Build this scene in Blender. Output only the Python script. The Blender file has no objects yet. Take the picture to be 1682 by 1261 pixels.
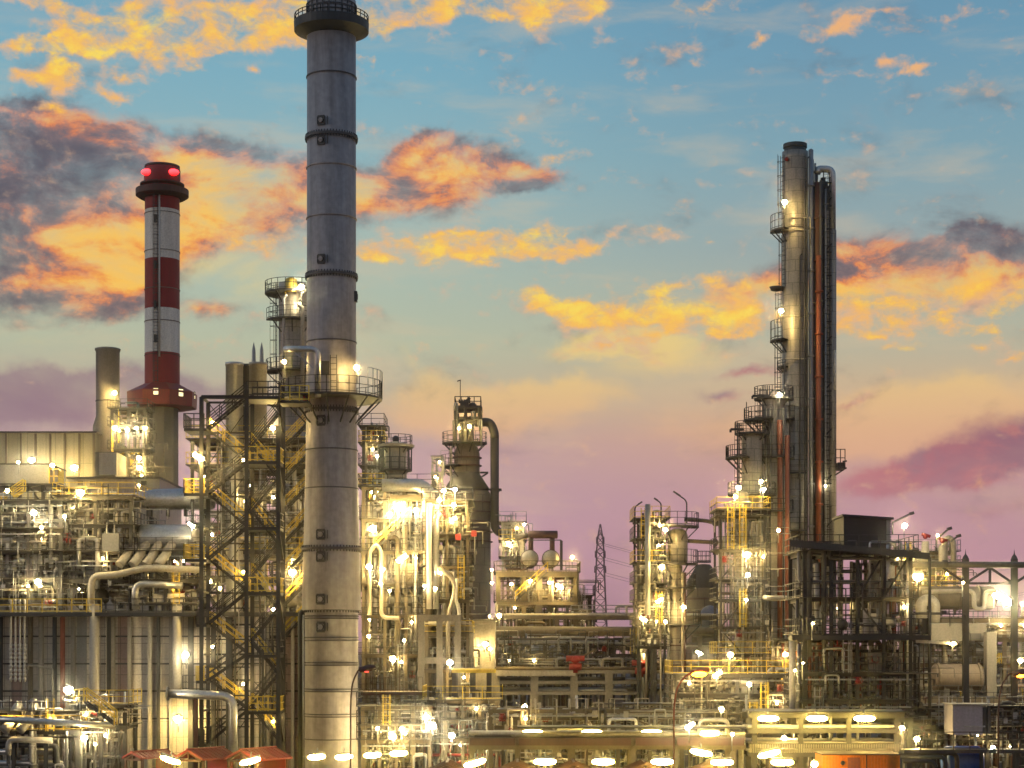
import bpy, math, random
from mathutils import Vector
R = math.radians
scene = bpy.context.scene
col = scene.collection
# ------------------------------------------------------------------ camera
H = 12.0          # eye height
F = 3000.0        # focal length in pixels of the 1682 px wide photograph
HZ = 1060.0       # horizon row in the photograph
cam_d = bpy.data.cameras.new("camera")
cam = bpy.data.objects.new("camera", cam_d)
col.objects.link(cam)
cam.location = (0, 0, H)
cam.rotation_euler = (R(90), 0, 0)
cam_d.sensor_width = 36
cam_d.lens = 36 * F / 1682
cam_d.shift_y = (HZ - 630.5) / 1682
cam_d.clip_start = 1
cam_d.clip_end = 12000
scene.camera = cam
scene.render.resolution_x, scene.render.resolution_y = 1024, 768
scene.render.engine = 'CYCLES'
cy = scene.cycles
cy.use_denoising = True
cy.max_bounces = 5
cy.diffuse_bounces = 3
cy.glossy_bounces = 3
cy.transmission_bounces = 2
cy.volume_bounces = 0
cy.sample_clamp_indirect = 3
cy.sample_clamp_direct = 0
cy.caustics_reflective = False
cy.caustics_refractive = False
scene.view_settings.view_transform = 'Standard'
scene.view_settings.look = 'None'
scene.view_settings.exposure = 0
scene.view_settings.gamma = 1

def lin(c):
    return tuple(((v / 255) / 12.92 if v / 255 <= 0.04045 else ((v / 255 + 0.055) / 1.055) ** 2.4) for v in c[:3])

# ------------------------------------------------------------------ sky
SUN_EL, SUN_AZ = 4.0, -70.0       # low sun, to the left of the view
world = bpy.data.worlds.new("World")
scene.world = world
world.use_nodes = True
NT = world.node_tree
NT.nodes.clear()
def wn(t, **kw):
    n = NT.nodes.new(t)
    for k, v in kw.items(): setattr(n, k, v)
    return n
def put(sock, v):
    if hasattr(v, 'links') or isinstance(v, bpy.types.NodeSocket): NT.links.new(v, sock)
    else: sock.default_value = v
def mth(op, a, b=None, c=None, clamp=False):
    n = wn('ShaderNodeMath', operation=op, use_clamp=clamp)
    put(n.inputs[0], a)
    if b is not None: put(n.inputs[1], b)
    if c is not None: put(n.inputs[2], c)
    return n.outputs[0]
def mixc(f, a, b):
    n = wn('ShaderNodeMix', data_type='RGBA')
    put(n.inputs['Factor'], f); put(n.inputs[6], a); put(n.inputs[7], b)
    return n.outputs[2]
def sstep(x, lo, hi):
    n = wn('ShaderNodeMapRange', interpolation_type='SMOOTHSTEP')
    put(n.inputs[0], x); n.inputs[1].default_value = lo; n.inputs[2].default_value = hi
    return n.outputs[0]
def ramp(f, stops, interp='LINEAR'):
    n = wn('ShaderNodeValToRGB'); cr = n.color_ramp; cr.interpolation = interp
    while len(cr.elements) < len(stops): cr.elements.new(0.5)
    for e, (p, c) in zip(cr.elements, stops):
        e.position = p; e.color = (*lin(c), 1)
    put(n.inputs[0], f)
    return n.outputs[0]
def rgb(c): return (*lin(c), 1)

tc = wn('ShaderNodeTexCoord').outputs['Generated']
sx = wn('ShaderNodeSeparateXYZ'); put(sx.inputs[0], tc)
az = mth('ARCTAN2', sx.outputs[0], sx.outputs[1])
el = mth('ARCSINE', sx.outputs[2])
U = mth('MULTIPLY', az, F / 1000); V = mth('MULTIPLY', el, F / 1000)      # thousandths of the photograph's focal length
uvn = wn('ShaderNodeCombineXYZ'); put(uvn.inputs[0], U); put(uvn.inputs[1], V)
UV = uvn.outputs[0]
def noise(scale, detail, rough, dist=0.0, sx_=1.0, sy_=1.0, off=(0, 0), rot=0):
    m = wn('ShaderNodeMapping'); put(m.inputs[0], UV)
    m.inputs[1].default_value = (off[0], off[1], 0); m.inputs[2].default_value = (0, 0, R(rot)); m.inputs[3].default_value = (sx_, sy_, 1)
    n = wn('ShaderNodeTexNoise', noise_dimensions='2D'); put(n.inputs['Vector'], m.outputs[0])
    n.inputs['Scale'].default_value = scale; n.inputs['Detail'].default_value = detail
    n.inputs['Roughness'].default_value = rough; n.inputs['Distortion'].default_value = dist
    return n.outputs['Fac']
def sky_uv(px, py):
    a = math.atan((px - 841) / F)
    e = math.atan((HZ - py) / F * math.cos(a))
    return a * F / 1000, e * F / 1000
# warp the blob coordinates a little so that no outline is an ellipse
wxn = noise(6, 5, .65, off=(3.1, 7.7)); wyn = noise(7, 5, .65, off=(9.3, 1.2))
wv = wn('ShaderNodeCombineXYZ')
put(wv.inputs[0], mth('MULTIPLY_ADD', wxn, .11, U)); put(wv.inputs[1], mth('MULTIPLY_ADD', wyn, .06, V))
offv = wn('ShaderNodeVectorMath', operation='SUBTRACT'); put(offv.inputs[0], wv.outputs[0]); offv.inputs[1].default_value = (.055, .03, 0)
WUV = offv.outputs[0]
def blobs(lst):
    acc = None
    for b in lst:
        px, py, rx, ry = b[:4]; rot = b[4] if len(b) > 4 else 0; w = b[5] if len(b) > 5 else 1
        u, v = sky_uv(px, py)
        m = wn('ShaderNodeMapping', vector_type='TEXTURE'); put(m.inputs[0], WUV)
        m.inputs[1].default_value = (u, v, 0); m.inputs[2].default_value = (0, 0, R(rot))
        m.inputs[3].default_value = (rx / 1000 * 1.5, ry / 1000 * 1.5, 1)
        g = wn('ShaderNodeTexGradient', gradient_type='SPHERICAL'); put(g.inputs[0], m.outputs[0])
        acc = mth('MULTIPLY', g.outputs['Fac'], w) if acc is None else mth('MULTIPLY_ADD', g.outputs['Fac'], w, acc)
    return acc
def vpos(y): return min(1, max(0, (HZ - y) / 1300))
vf = mth('DIVIDE', V, 1.3)
left = ramp(vf, [(vpos(1060), (186, 146, 164)), (vpos(900), (194, 154, 172)), (vpos(740), (192, 160, 166)), (vpos(660), (192, 178, 156)),
                 (vpos(570), (186, 192, 166)), (vpos(460), (174, 192, 178)), (vpos(320), (152, 186, 190)), (vpos(150), (126, 176, 195)), (vpos(0), (112, 164, 190)), (1, (86, 130, 168))])
right = ramp(vf, [(vpos(1060), (188, 146, 164)), (vpos(940), (198, 150, 166)), (vpos(820), (196, 152, 160)), (vpos(720), (212, 168, 146)),
                  (vpos(640), (206, 182, 150)), (vpos(560), (182, 184, 164)), (vpos(430), (156, 172, 172)), (vpos(280), (130, 166, 180)), (vpos(130), (114, 158, 182)), (vpos(-60), (98, 144, 174)), (1, (80, 122, 162))])
base = mixc(sstep(U, -.35, .55), left, right)
# faint streaks in the clear air
st = noise(3, 6, .55, .2, 1, 4.5, off=(2, 5), rot=6)
base = mixc(mth('MULTIPLY', sstep(st, .48, .75), .30), base, rgb((226, 196, 158)))
# the Nishita sky gives the rest of the dome its tint
nis = wn('ShaderNodeTexSky', sky_type='NISHITA', sun_disc=False, sun_elevation=R(SUN_EL), sun_rotation=R(SUN_AZ))
nm = wn('ShaderNodeVectorMath', operation='SCALE'); put(nm.inputs[0], nis.outputs[0]); nm.inputs['Scale'].default_value = .08
base = mixc(.05, base, nm.outputs[0])

n1 = noise(7, 9, .62, .25, 1, 1.7, off=(.3, .9), rot=4)
n1b = noise(7, 9, .62, .25, 1, 1.7, off=(.3, .9 - .05), rot=4)       # the same field sampled a little lower: gives the clouds a lit side
n2 = noise(20, 7, .6, .15, 1, 1.6, off=(4.4, 2.0), rot=-5)
n4 = noise(5.5, 6, .6, .3, 1, 2.0, off=(11.3, 5.1), rot=10)
n3 = noise(3.2, 7, .55, .3, 1, 2.6, off=(7.7, 3.3), rot=8)
def cloud(mask, nz, gain, bias, soft):
    return sstep(mth('ADD', mth('MULTIPLY_ADD', nz, gain, mth('MULTIPLY', mask, 1.0)), -gain * .5 - bias), 0, soft)

# soft peach and mauve sheets
D_ = blobs([(930, 640, 110, 26, 4), (720, 668, 130, 40, 18), (830, 690, 150, 40, 10), (1080, 580, 120, 36, -4), (1000, 566, 110, 24, 6, 1.1), (1560, 660, 220, 60, 6), (1420, 700, 200, 50, 8), (330, 440, 150, 30, 12, .7), (430, 470, 80, 30, 25, .6), (680, 590, 50, 24, -40, .5), (1120, 700, 160, 50, 0, .7), (60, 570, 120, 30, 0, .5)])
dd = cloud(D_, n3, 1.3, .25, .8)
colr = mixc(mth('MULTIPLY', dd, .85), base, mixc(sstep(V, .30, .52), rgb((226, 176, 140)), rgb((238, 208, 132))))
M_ = blobs([(60, 655, 330, 56, 0, 1.6), (250, 650, 190, 34, -3, .9), (1620, 738, 190, 40, 14, 1.5), (1540, 775, 160, 32, 6, 1.1), (1190, 648, 44, 15, 2, 1.1), (1235, 612, 60, 9, 8, 1), (1405, 660, 44, 9, 12, 1), (900, 745, 260, 14, -3, .6), (640, 740, 160, 30, 0, .5), (1650, 830, 160, 20, 4, .6), (1080, 790, 160, 14, -6, .45)])
md = cloud(mth('MINIMUM', M_, 1.0), n3, 1.3, .3, 1.05)
mcol = mixc(sstep(mth('MULTIPLY_ADD', n1, 1.2, mth('MULTIPLY', U, .35)), .55, .85), rgb((142, 112, 130)), rgb((186, 104, 118)))
mcol = mixc(sstep(U, .55, .85), mcol, mixc(sstep(n1, .46, .66), rgb((138, 96, 118)), rgb((192, 112, 118))))
colr = mixc(mth('MULTIPLY', md, .92), colr, mcol)

# smoky clouds with a burning underside
B_ = blobs([(60, 280, 190, 80, 0, 1.5), (180, 240, 220, 44, -8, 1.2), (90, 215, 150, 24, -6, .8), (130, 330, 200, 80, 0, 1.3), (330, 290, 170, 60, 0, 1.2), (90, 430, 170, 70, 0, 1.2), (230, 390, 130, 50, 8, 1), (440, 300, 110, 60, 0, 1.1), (380, 370, 110, 40, 0, .9), (40, 500, 120, 34, 0, 1), (190, 505, 70, 20, 0, .9), (100, 466, 120, 26, 0, .8), (335, 503, 56, 18, 0, 1.1), (40, 545, 110, 14, 0, .5),
            (630, 316, 130, 40, -4, 1.7), (690, 246, 64, 22, 25, 1.4), (765, 268, 120, 32, -8, 1.7), (850, 290, 76, 18, -4, 1.5), (740, 315, 80, 22, 0, 1.1), (1490, 425, 180, 44, 2, 1.5), (1590, 392, 56, 14, 0, 1.1), (1660, 420, 70, 36, 0, 1.2), (1420, 450, 110, 40, 0, 1), (1560, 460, 150, 40, 0, 1.1), (1330, 450, 70, 30, 0, .8), (1210, 470, 80, 24, 14, 1.0), (40, 200, 110, 20, -10, .7)])
B_ = mth('MINIMUM', B_, 1.0)
bd = cloud(B_, mth('MULTIPLY_ADD', n1, .75, mth('MULTIPLY', n3, .35)), 2.4, .16, 1.3)
# where the low light reaches them
L_ = blobs([(430, 310, 160, 60, 0, 1.2), (260, 365, 150, 40, 10, .9), (330, 420, 180, 40, 0, .8), (170, 425, 130, 36, 0, .7), (110, 470, 120, 22, 0, 1.1), (270, 260, 110, 16, -12, .8), (335, 505, 56, 14, 0, .9), (180, 500, 50, 12, 0, .4), (640, 335, 120, 32, 0, 1.2), (690, 255, 60, 12, 25, .6), (800, 285, 110, 18, 0, 1), (1500, 490, 240, 46, 0, 1.3), (1220, 490, 110, 40, 0, 1.2), (1650, 470, 80, 40, 0, .8)])
lit = mth('ADD', mth('MULTIPLY_ADD', mth('SUBTRACT', n1b, n1), 2.2, mth('MULTIPLY', mth('MINIMUM', L_, 1.1), .75)), mth('MULTIPLY_ADD', n4, 1.8, mth('MULTIPLY_ADD', n2, .25, -.92)))
bcol = ramp(sstep(lit, -.45, 1.15), [(0, (92, 86, 98)), (.30, (120, 102, 108)), (.48, (166, 112, 100)), (.64, (226, 130, 78)), (.84, (246, 162, 72)), (1, (255, 198, 84))])
colr = mixc(mth('MULTIPLY', bd, .95), colr, bcol)

# bright yellow fleece
A_ = blobs([(60, 74, 90, 12, 4, 1.3), (150, 56, 90, 26, 6, 1.4), (230, 44, 100, 32, 2, 1.4), (330, 42, 110, 36, 2, 1.4), (430, 34, 120, 40, 0, 1.4), (500, 46, 60, 34, 0, 1.3), (250, 8, 60, 14, 0, .7), (40, 8, 60, 12, 0, .9), (85, 10, 40, 12, 0, 1), (90, 108, 34, 34, 60, 1), (38, 128, 30, 13, -12, 1.3), (104, 135, 28, 26, 0, 1), (200, 118, 42, 13, 0, 1.1), (176, 152, 36, 14, -10, 1.1), (272, 100, 36, 14, -8, 1.2), (310, 112, 40, 12, 0, .7), (320, 82, 36, 12, 0, .9), (362, 80, 30, 12, 0, 1), (413, 116, 15, 7, 0, 1), (82, 176, 32, 10, -6, 1), (12, 160, 20, 9, 0, .9),
            (630, 16, 110, 26, -4, 1.5), (668, 24, 60, 22, 6, 1.2), (780, 10, 140, 22, 0, 1.4), (890, 16, 60, 24, 0, 1.2), (950, 8, 80, 18, 0, 1.2), (610, 56, 34, 8, 0, .8), (590, 94, 10, 10, 0, .8), (1140, 5, 60, 14, 0, 1), (708, 62, 10, 8, 0, .6), (800, 94, 26, 8, 10, .7),
            (1372, 56, 34, 12, 8, 1.3), (1402, 36, 36, 11, 0, 1.1), (1446, 14, 46, 8, 0, 1), (1247, 68, 30, 8, 16, 1.1), (1560, 38, 26, 13, 12, .95), (1478, 88, 30, 10, 0, 1.1), (1522, 100, 14, 14, 60, .7), (1132, 103, 13, 7, 0, .7), (1185, 108, 14, 5, 0, .6), (1420, 118, 30, 6, 0, .6), (1510, 108, 26, 6, 20, .6),
            (620, 410, 80, 18, 0, 1.2), (730, 418, 90, 22, 0, 1.2), (850, 385, 80, 22, 0, 1.2), (840, 408, 120, 20, 0, 1.2), (940, 405, 66, 12, 0, 1.1), (800, 440, 22, 8, 0, 1), (890, 444, 20, 8, 0, .8), (910, 256, 30, 12, 8, .9), (1080, 388, 40, 14, 0, .8), (1178, 398, 22, 7, 0, .9), (1010, 388, 30, 8, 20, .7), (425, 392, 110, 18, 4, .8), (450, 420, 80, 14, -8, .7),
            (825, 480, 40, 14, 0, .8), (892, 492, 42, 18, 0, 1.3), (950, 506, 46, 22, 0, 1.3), (1000, 522, 60, 22, 0, 1.3), (1085, 500, 70, 24, 0, 1.3), (1150, 512, 60, 30, 0, 1.3), (1220, 515, 70, 30, 0, 1.3), (1000, 570, 100, 14, 6, .75), (1080, 590, 100, 20, 0, .6), (1400, 512, 90, 30, 0, 1.2), (1490, 520, 60, 16, 0, 1), (1470, 552, 40, 8, 0, 1), (1490, 570, 40, 9, 8, 1.1), (1590, 535, 40, 12, 0, 1), (1610, 570, 30, 9, 0, .8), (1666, 582, 26, 9, 8, 1), (1660, 490, 60, 26, 0, 1.2), (1580, 480, 90, 30, 0, .9), (700, 395, 120, 16, 0, .8), (1100, 470, 90, 16, 6, .8), (1130, 535, 120, 16, 0, .9), (1440, 535, 120, 16, 0, .9), (1540, 548, 50, 10, 0, 1), (1180, 470, 70, 20, 10, .9), (1630, 540, 50, 12, 0, .9)])
nA = mth('MULTIPLY_ADD', n1, .4, mth('MULTIPLY', n2, .6))
A_ = mth('MINIMUM', A_, 1.0)
ad = cloud(A_, nA, 4.4, .16, 1.25)
aval = mth('ADD', mth('MULTIPLY', mth('SUBTRACT', n1b, n1), 1.5), mth('MULTIPLY_ADD', A_, .5, mth('MULTIPLY_ADD', nA, 1.5, -.95)))
acol = ramp(sstep(aval, -.15, .75), [(0, (222, 182, 150)), (.3, (242, 184, 114)), (.6, (252, 192, 88)), (.85, (255, 208, 84)), (1, (255, 220, 88))])
acol = mixc(mth('MULTIPLY', sstep(U, .0, .7), sstep(V, .7, .95)), acol, rgb((240, 178, 124)))
colr = mixc(mth('MULTIPLY', ad, .95), colr, acol)
# below the horizon the dome is dull
colr = mixc(sstep(V, -.02, -.25), colr, rgb((70, 58, 60)))
bg = wn('ShaderNodeBackground'); put(bg.inputs[0], colr); bg.inputs[1].default_value = 1.0
wo = wn('ShaderNodeOutputWorld'); put(wo.inputs[0], bg.outputs[0])
world.cycles.sampling_method = 'MANUAL'
world.cycles.sample_map_resolution = 512
# ------------------------------------------------------------------ sun
sd = bpy.data.lights.new("sun", 'SUN')
sun = bpy.data.objects.new("sun", sd)
col.objects.link(sun)
sd.energy = 0.42
sd.angle = R(12)
sd.color = (1.0, .82, .70)
sun.rotation_euler = (Vector((math.cos(R(200)) * .9, math.sin(R(200)) * .9, .3))).to_track_quat('Z', 'Y').to_euler()
# ------------------------------------------------------------------ materials
def mat_base(name):
    m = bpy.data.materials.new(name); m.use_nodes = True
    t = m.node_tree; b = t.nodes['Principled BSDF']
    return m, t, b
def pmat(name, c, rough=.6, metal=0.0, var=.35, scale=.6, streak=3.0, bump=.12, c2=None, seam=None, fine=6.0):
    """painted or clad surface: two scales of wear, vertical run-off streaks, optional sheet seams (kind, height, width)"""
    m, t, b = mat_base(name)
    N = t.nodes.new; L = t.links.new
    tc_ = N('ShaderNodeTexCoord')
    mp = N('ShaderNodeMapping'); L(tc_.outputs['Object'], mp.inputs[0]); mp.inputs[3].default_value = (streak, streak, 1 if streak <= 1 else .35)
    a = N('ShaderNodeTexNoise'); L(mp.outputs[0], a.inputs['Vector']); a.inputs['Scale'].default_value = scale; a.inputs['Detail'].default_value = 6; a.inputs['Roughness'].default_value = .65
    f = N('ShaderNodeTexNoise'); L(tc_.outputs['Object'], f.inputs['Vector']); f.inputs['Scale'].default_value = fine; f.inputs['Detail'].default_value = 5
    mr = N('ShaderNodeMapRange'); L(a.outputs['Fac'], mr.inputs[0]); mr.inputs[1].default_value = .3; mr.inputs[2].default_value = .7
    mx = N('ShaderNodeMix'); mx.data_type = 'RGBA'
    d = c2 or tuple(v * (1 - var) for v in c)
    mx.inputs[6].default_value = (*d, 1); mx.inputs[7].default_value = (*c, 1); L(mr.outputs[0], mx.inputs['Factor'])
    out = mx.outputs[2]
    mf = N('ShaderNodeMix'); mf.data_type = 'RGBA'; mf.blend_type = 'MULTIPLY'; mf.inputs['Factor'].default_value = .6
    mr2 = N('ShaderNodeMapRange'); L(f.outputs['Fac'], mr2.inputs[0]); mr2.inputs[1].default_value = .25; mr2.inputs[2].default_value = .75; mr2.inputs[3].default_value = .6; mr2.inputs[4].default_value = 1.2
    L(out, mf.inputs[6]); L(mr2.outputs[0], mf.inputs[7]); out = mf.outputs[2]
    if seam:
        kind, sh, sw = seam
        sp = N('ShaderNodeSeparateXYZ'); L(tc_.outputs['Object'], sp.inputs[0])
        def mt(op, x, y=None):
            n = N('ShaderNodeMath'); n.operation = op
            for i, v in enumerate((x, y)):
                if v is None: continue
                if isinstance(v, (int, float)): n.inputs[i].default_value = v
                else: L(v, n.inputs[i])
            return n.outputs[0]
        zz = mt('DIVIDE', sp.outputs[2], sh)
        row = mt('FLOOR', zz)
        if kind == 'round': h = mt('MULTIPLY', mt('ARCTAN2', sp.outputs[1], sp.outputs[0]), sw / (2 * math.pi)); h = mt('ADD', h, mt('MULTIPLY', row, .37))
        else: h = mt('DIVIDE', mt('ADD', sp.outputs[0], sp.outputs[1]), sw)
        sz = mt('LESS_THAN', mt('FRACT', zz), .05 / sh); shh = mt('LESS_THAN', mt('FRACT', h), .05 / (sw if kind != 'round' else 1.2))
        line = mt('MAXIMUM', sz, shh)
        # every sheet a slightly different tone
        wnz = N('ShaderNodeTexWhiteNoise'); wnz.noise_dimensions = '2D'
        cb = N('ShaderNodeCombineXYZ'); L(mt('FLOOR', h), cb.inputs[0]); L(row, cb.inputs[1]); L(cb.outputs[0], wnz.inputs[0])
        tone = mt('ADD', mt('MULTIPLY', wnz.outputs[0], .22), .86)
        tone = mt('MULTIPLY', tone, mt('SUBTRACT', 1.0, mt('MULTIPLY', line, .55)))
        ms = N('ShaderNodeMix'); ms.data_type = 'RGBA'; ms.blend_type = 'MULTIPLY'; ms.inputs['Factor'].default_value = 1
        L(out, ms.inputs[6]); L(tone, ms.inputs[7]); out = ms.outputs[2]
    L(out, b.inputs['Base Color'])
    rr = N('ShaderNodeMapRange'); L(f.outputs['Fac'], rr.inputs[0]); rr.inputs[3].default_value = max(.05, rough - .15); rr.inputs[4].default_value = min(1, rough + .15)
    L(rr.outputs[0], b.inputs['Roughness'])
    b.inputs['Metallic'].default_value = metal
    if bump:
        bm_ = N('ShaderNodeBump'); bm_.inputs['Strength'].default_value = bump; bm_.inputs['Distance'].default_value = .05
        L(a.outputs['Fac'], bm_.inputs['Height']); L(bm_.outputs[0], b.inputs['Normal'])
    return m
def emat(name, c, s):
    m, t, b = mat_base(name)
    b.inputs['Base Color'].default_value = (.8, .8, .8, 1)
    b.inputs['Emission Color'].default_value = (*c, 1); b.inputs['Emission Strength'].default_value = s
    return m
M = {
 'stack': pmat('weathered_stack_steel', (.40, .37, .36), .55, .1, .45, .30, 3.6, .14, c2=(.21, .185, .18), fine=2.2),
 'flange': pmat('flange_steel', (.09, .085, .085), .6, .3, .3),
 'alu': pmat('aluminium_cladding', (.55, .55, .54), .34, .75, .3, .8, 1.0, .15),
 'galv': pmat('galvanised_steel', (.35, .355, .36), .5, .55, .35),
 'pale': pmat('pale_insulation', (.40, .365, .30), .5, .2, .3),
 'white': pmat('white_pipe_paint', (.58, .56, .51), .45, 0, .2),
 'dark': pmat('dark_steel_paint', (.035, .035, .036), .55, .1, .4),
 'black': pmat('black_steel', (.014, .014, .016), .6, 0, .3),
 'frame': pmat('grey_structural_steel', (.075, .072, .068), .6, .2, .35),
 'tan': pmat('tan_structural_steel', (.15, .12, .078), .6, .1, .35),
 'grate': pmat('deck_grating', (.06, .057, .052), .7, .2, .35),
 'conc': pmat('concrete', (.27, .245, .205), .85, 0, .35, .5, 1.5, .25),
 'concdark': pmat('dark_concrete', (.15, .145, .13), .85, 0, .35, .4, 1.8, .25),
 'clad': pmat('column_cladding', (.34, .305, .25), .45, .35, .3, .35, 2.0, .1, seam=('round', 1.15, 7)),
 'cladgrey': pmat('grey_column_cladding', (.34, .31, .27), .5, .3, .35, .35, 2.0, .1, seam=('round', 1.3, 8)),
 'brownclad': pmat('brown_vessel_steel', (.20, .155, .115), .7, .1, .35, .35, 2.0, .2, seam=('round', 2.2, 6)),
 'darkcone': pmat('dark_roof_steel', (.05, .048, .045), .6, .2, .4),
 'panel': pmat('furnace_wall_panel', (.62, .56, .48), .6, .15, .3, .3, 2.0, .12, seam=('flat', 1.35, .62)),
 'panelred': pmat('furnace_wall_panel_reddish', (.36, .25, .22), .65, .1, .3, .3, 2.0, .12, seam=('flat', 1.35, .62)),
 'sheet': pmat('corrugated_sheet', (.36, .33, .22), .6, .1, .35, .3, 2.2, .12, seam=('flat', 5.2, 1.25)),
 'greysheet': pmat('grey_sheet', (.28, .275, .26), .6, .1, .3, .4, 2.0, .1),
 'yellow': pmat('yellow_rail_paint', (.70, .50, .05), .5, 0, .25),
 'red': pmat('red_paint', (.28, .014, .014), .5, 0, .3),
 'redroof': pmat('red_roof_sheet', (.30, .022, .018), .55, 0, .3, .6, 2),
 'rust': pmat('rusty_red_pipe', (.30, .075, .03), .6, .1, .4),
 'brown': pmat('brown_primer_steel', (.085, .036, .026), .65, .05, .35),
 'blue': pmat('blue_tank_paint', (.05, .12, .42), .4, 0, .3),
 'slate': pmat('slate_blue_cladding', (.12, .14, .20), .4, .4, .3, .8, 1),
 'orange': pmat('orange_cabin_paint', (.75, .21, .012), .45, 0, .2),
 'lilac': pmat('grey_lilac_box_paint', (.25, .235, .28), .55, 0, .15),
 'asphalt': pmat('asphalt', (.06, .057, .052), .9, 0, .4, .15, 1.0, .3),
 'insul': pmat('ceramic_insulator', (.25, .2, .16), .3, 0, .2),
 'lamp': emat('sodium_lamp_glass', (1.0, .69, .23), 600),
 'lampwhite': emat('mercury_lamp_glass', (1.0, .83, .48), 600),
 'lampsmall': emat('fill_lamp_glass', (1.0, .68, .24), 500),
 'tube': emat('fluorescent_tube', (1.0, .70, .15), 130),
 'lampred': emat('red_beacon_glass', (1.0, .003, .006), 3.6),
 'lamporange': emat('orange_lamp_glass', (1.0, .20, .006), 45),
 'window': emat('lit_window_glass', (1.0, .78, .38), 1.6),
}
def banded():
    m = pmat('banded_chimney_paint', (.90, .86, .76), .6, 0, .3, .4, 3.2, .1)
    t = m.node_tree; b = t.nodes['Principled BSDF']
    old = b.inputs['Base Color'].links[0].from_socket
    tc_ = t.nodes.new('ShaderNodeTexCoord'); sp = t.nodes.new('ShaderNodeSeparateXYZ'); t.links.new(tc_.outputs['Object'], sp.inputs[0])
    cr = t.nodes.new('ShaderNodeValToRGB'); cr.color_ramp.interpolation = 'CONSTANT'
    zs = [0] + [pz(y, 260) for y in (584, 510, 430, 350)]
    dv = t.nodes.new('ShaderNodeMath'); dv.operation = 'DIVIDE'; t.links.new(sp.outputs[2], dv.inputs[0]); dv.inputs[1].default_value = 100
    while len(cr.color_ramp.elements) < 5: cr.color_ramp.elements.new(.5)
    for e, z, k in zip(cr.color_ramp.elements, zs, (0, 1, 0, 1, 0)):
        e.position = z / 100; e.color = (k, k, k, 1)
    t.links.new(dv.outputs[0], cr.inputs[0])
    mx = t.nodes.new('ShaderNodeMix'); mx.data_type = 'RGBA'; t.links.new(cr.outputs[0], mx.inputs['Factor'])
    mr = t.nodes.new('ShaderNodeMix'); mr.data_type = 'RGBA'; mr.blend_type = 'MULTIPLY'; mr.inputs['Factor'].default_value = 1
    t.links.new(old, mr.inputs[6]); mr.inputs[7].default_value = (.36, .008, .02, 1)
    t.links.new(mr.outputs[2], mx.inputs[6]); t.links.new(old, mx.inputs[7]); t.links.new(mx.outputs[2], b.inputs['Base Color'])
    return m

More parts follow.
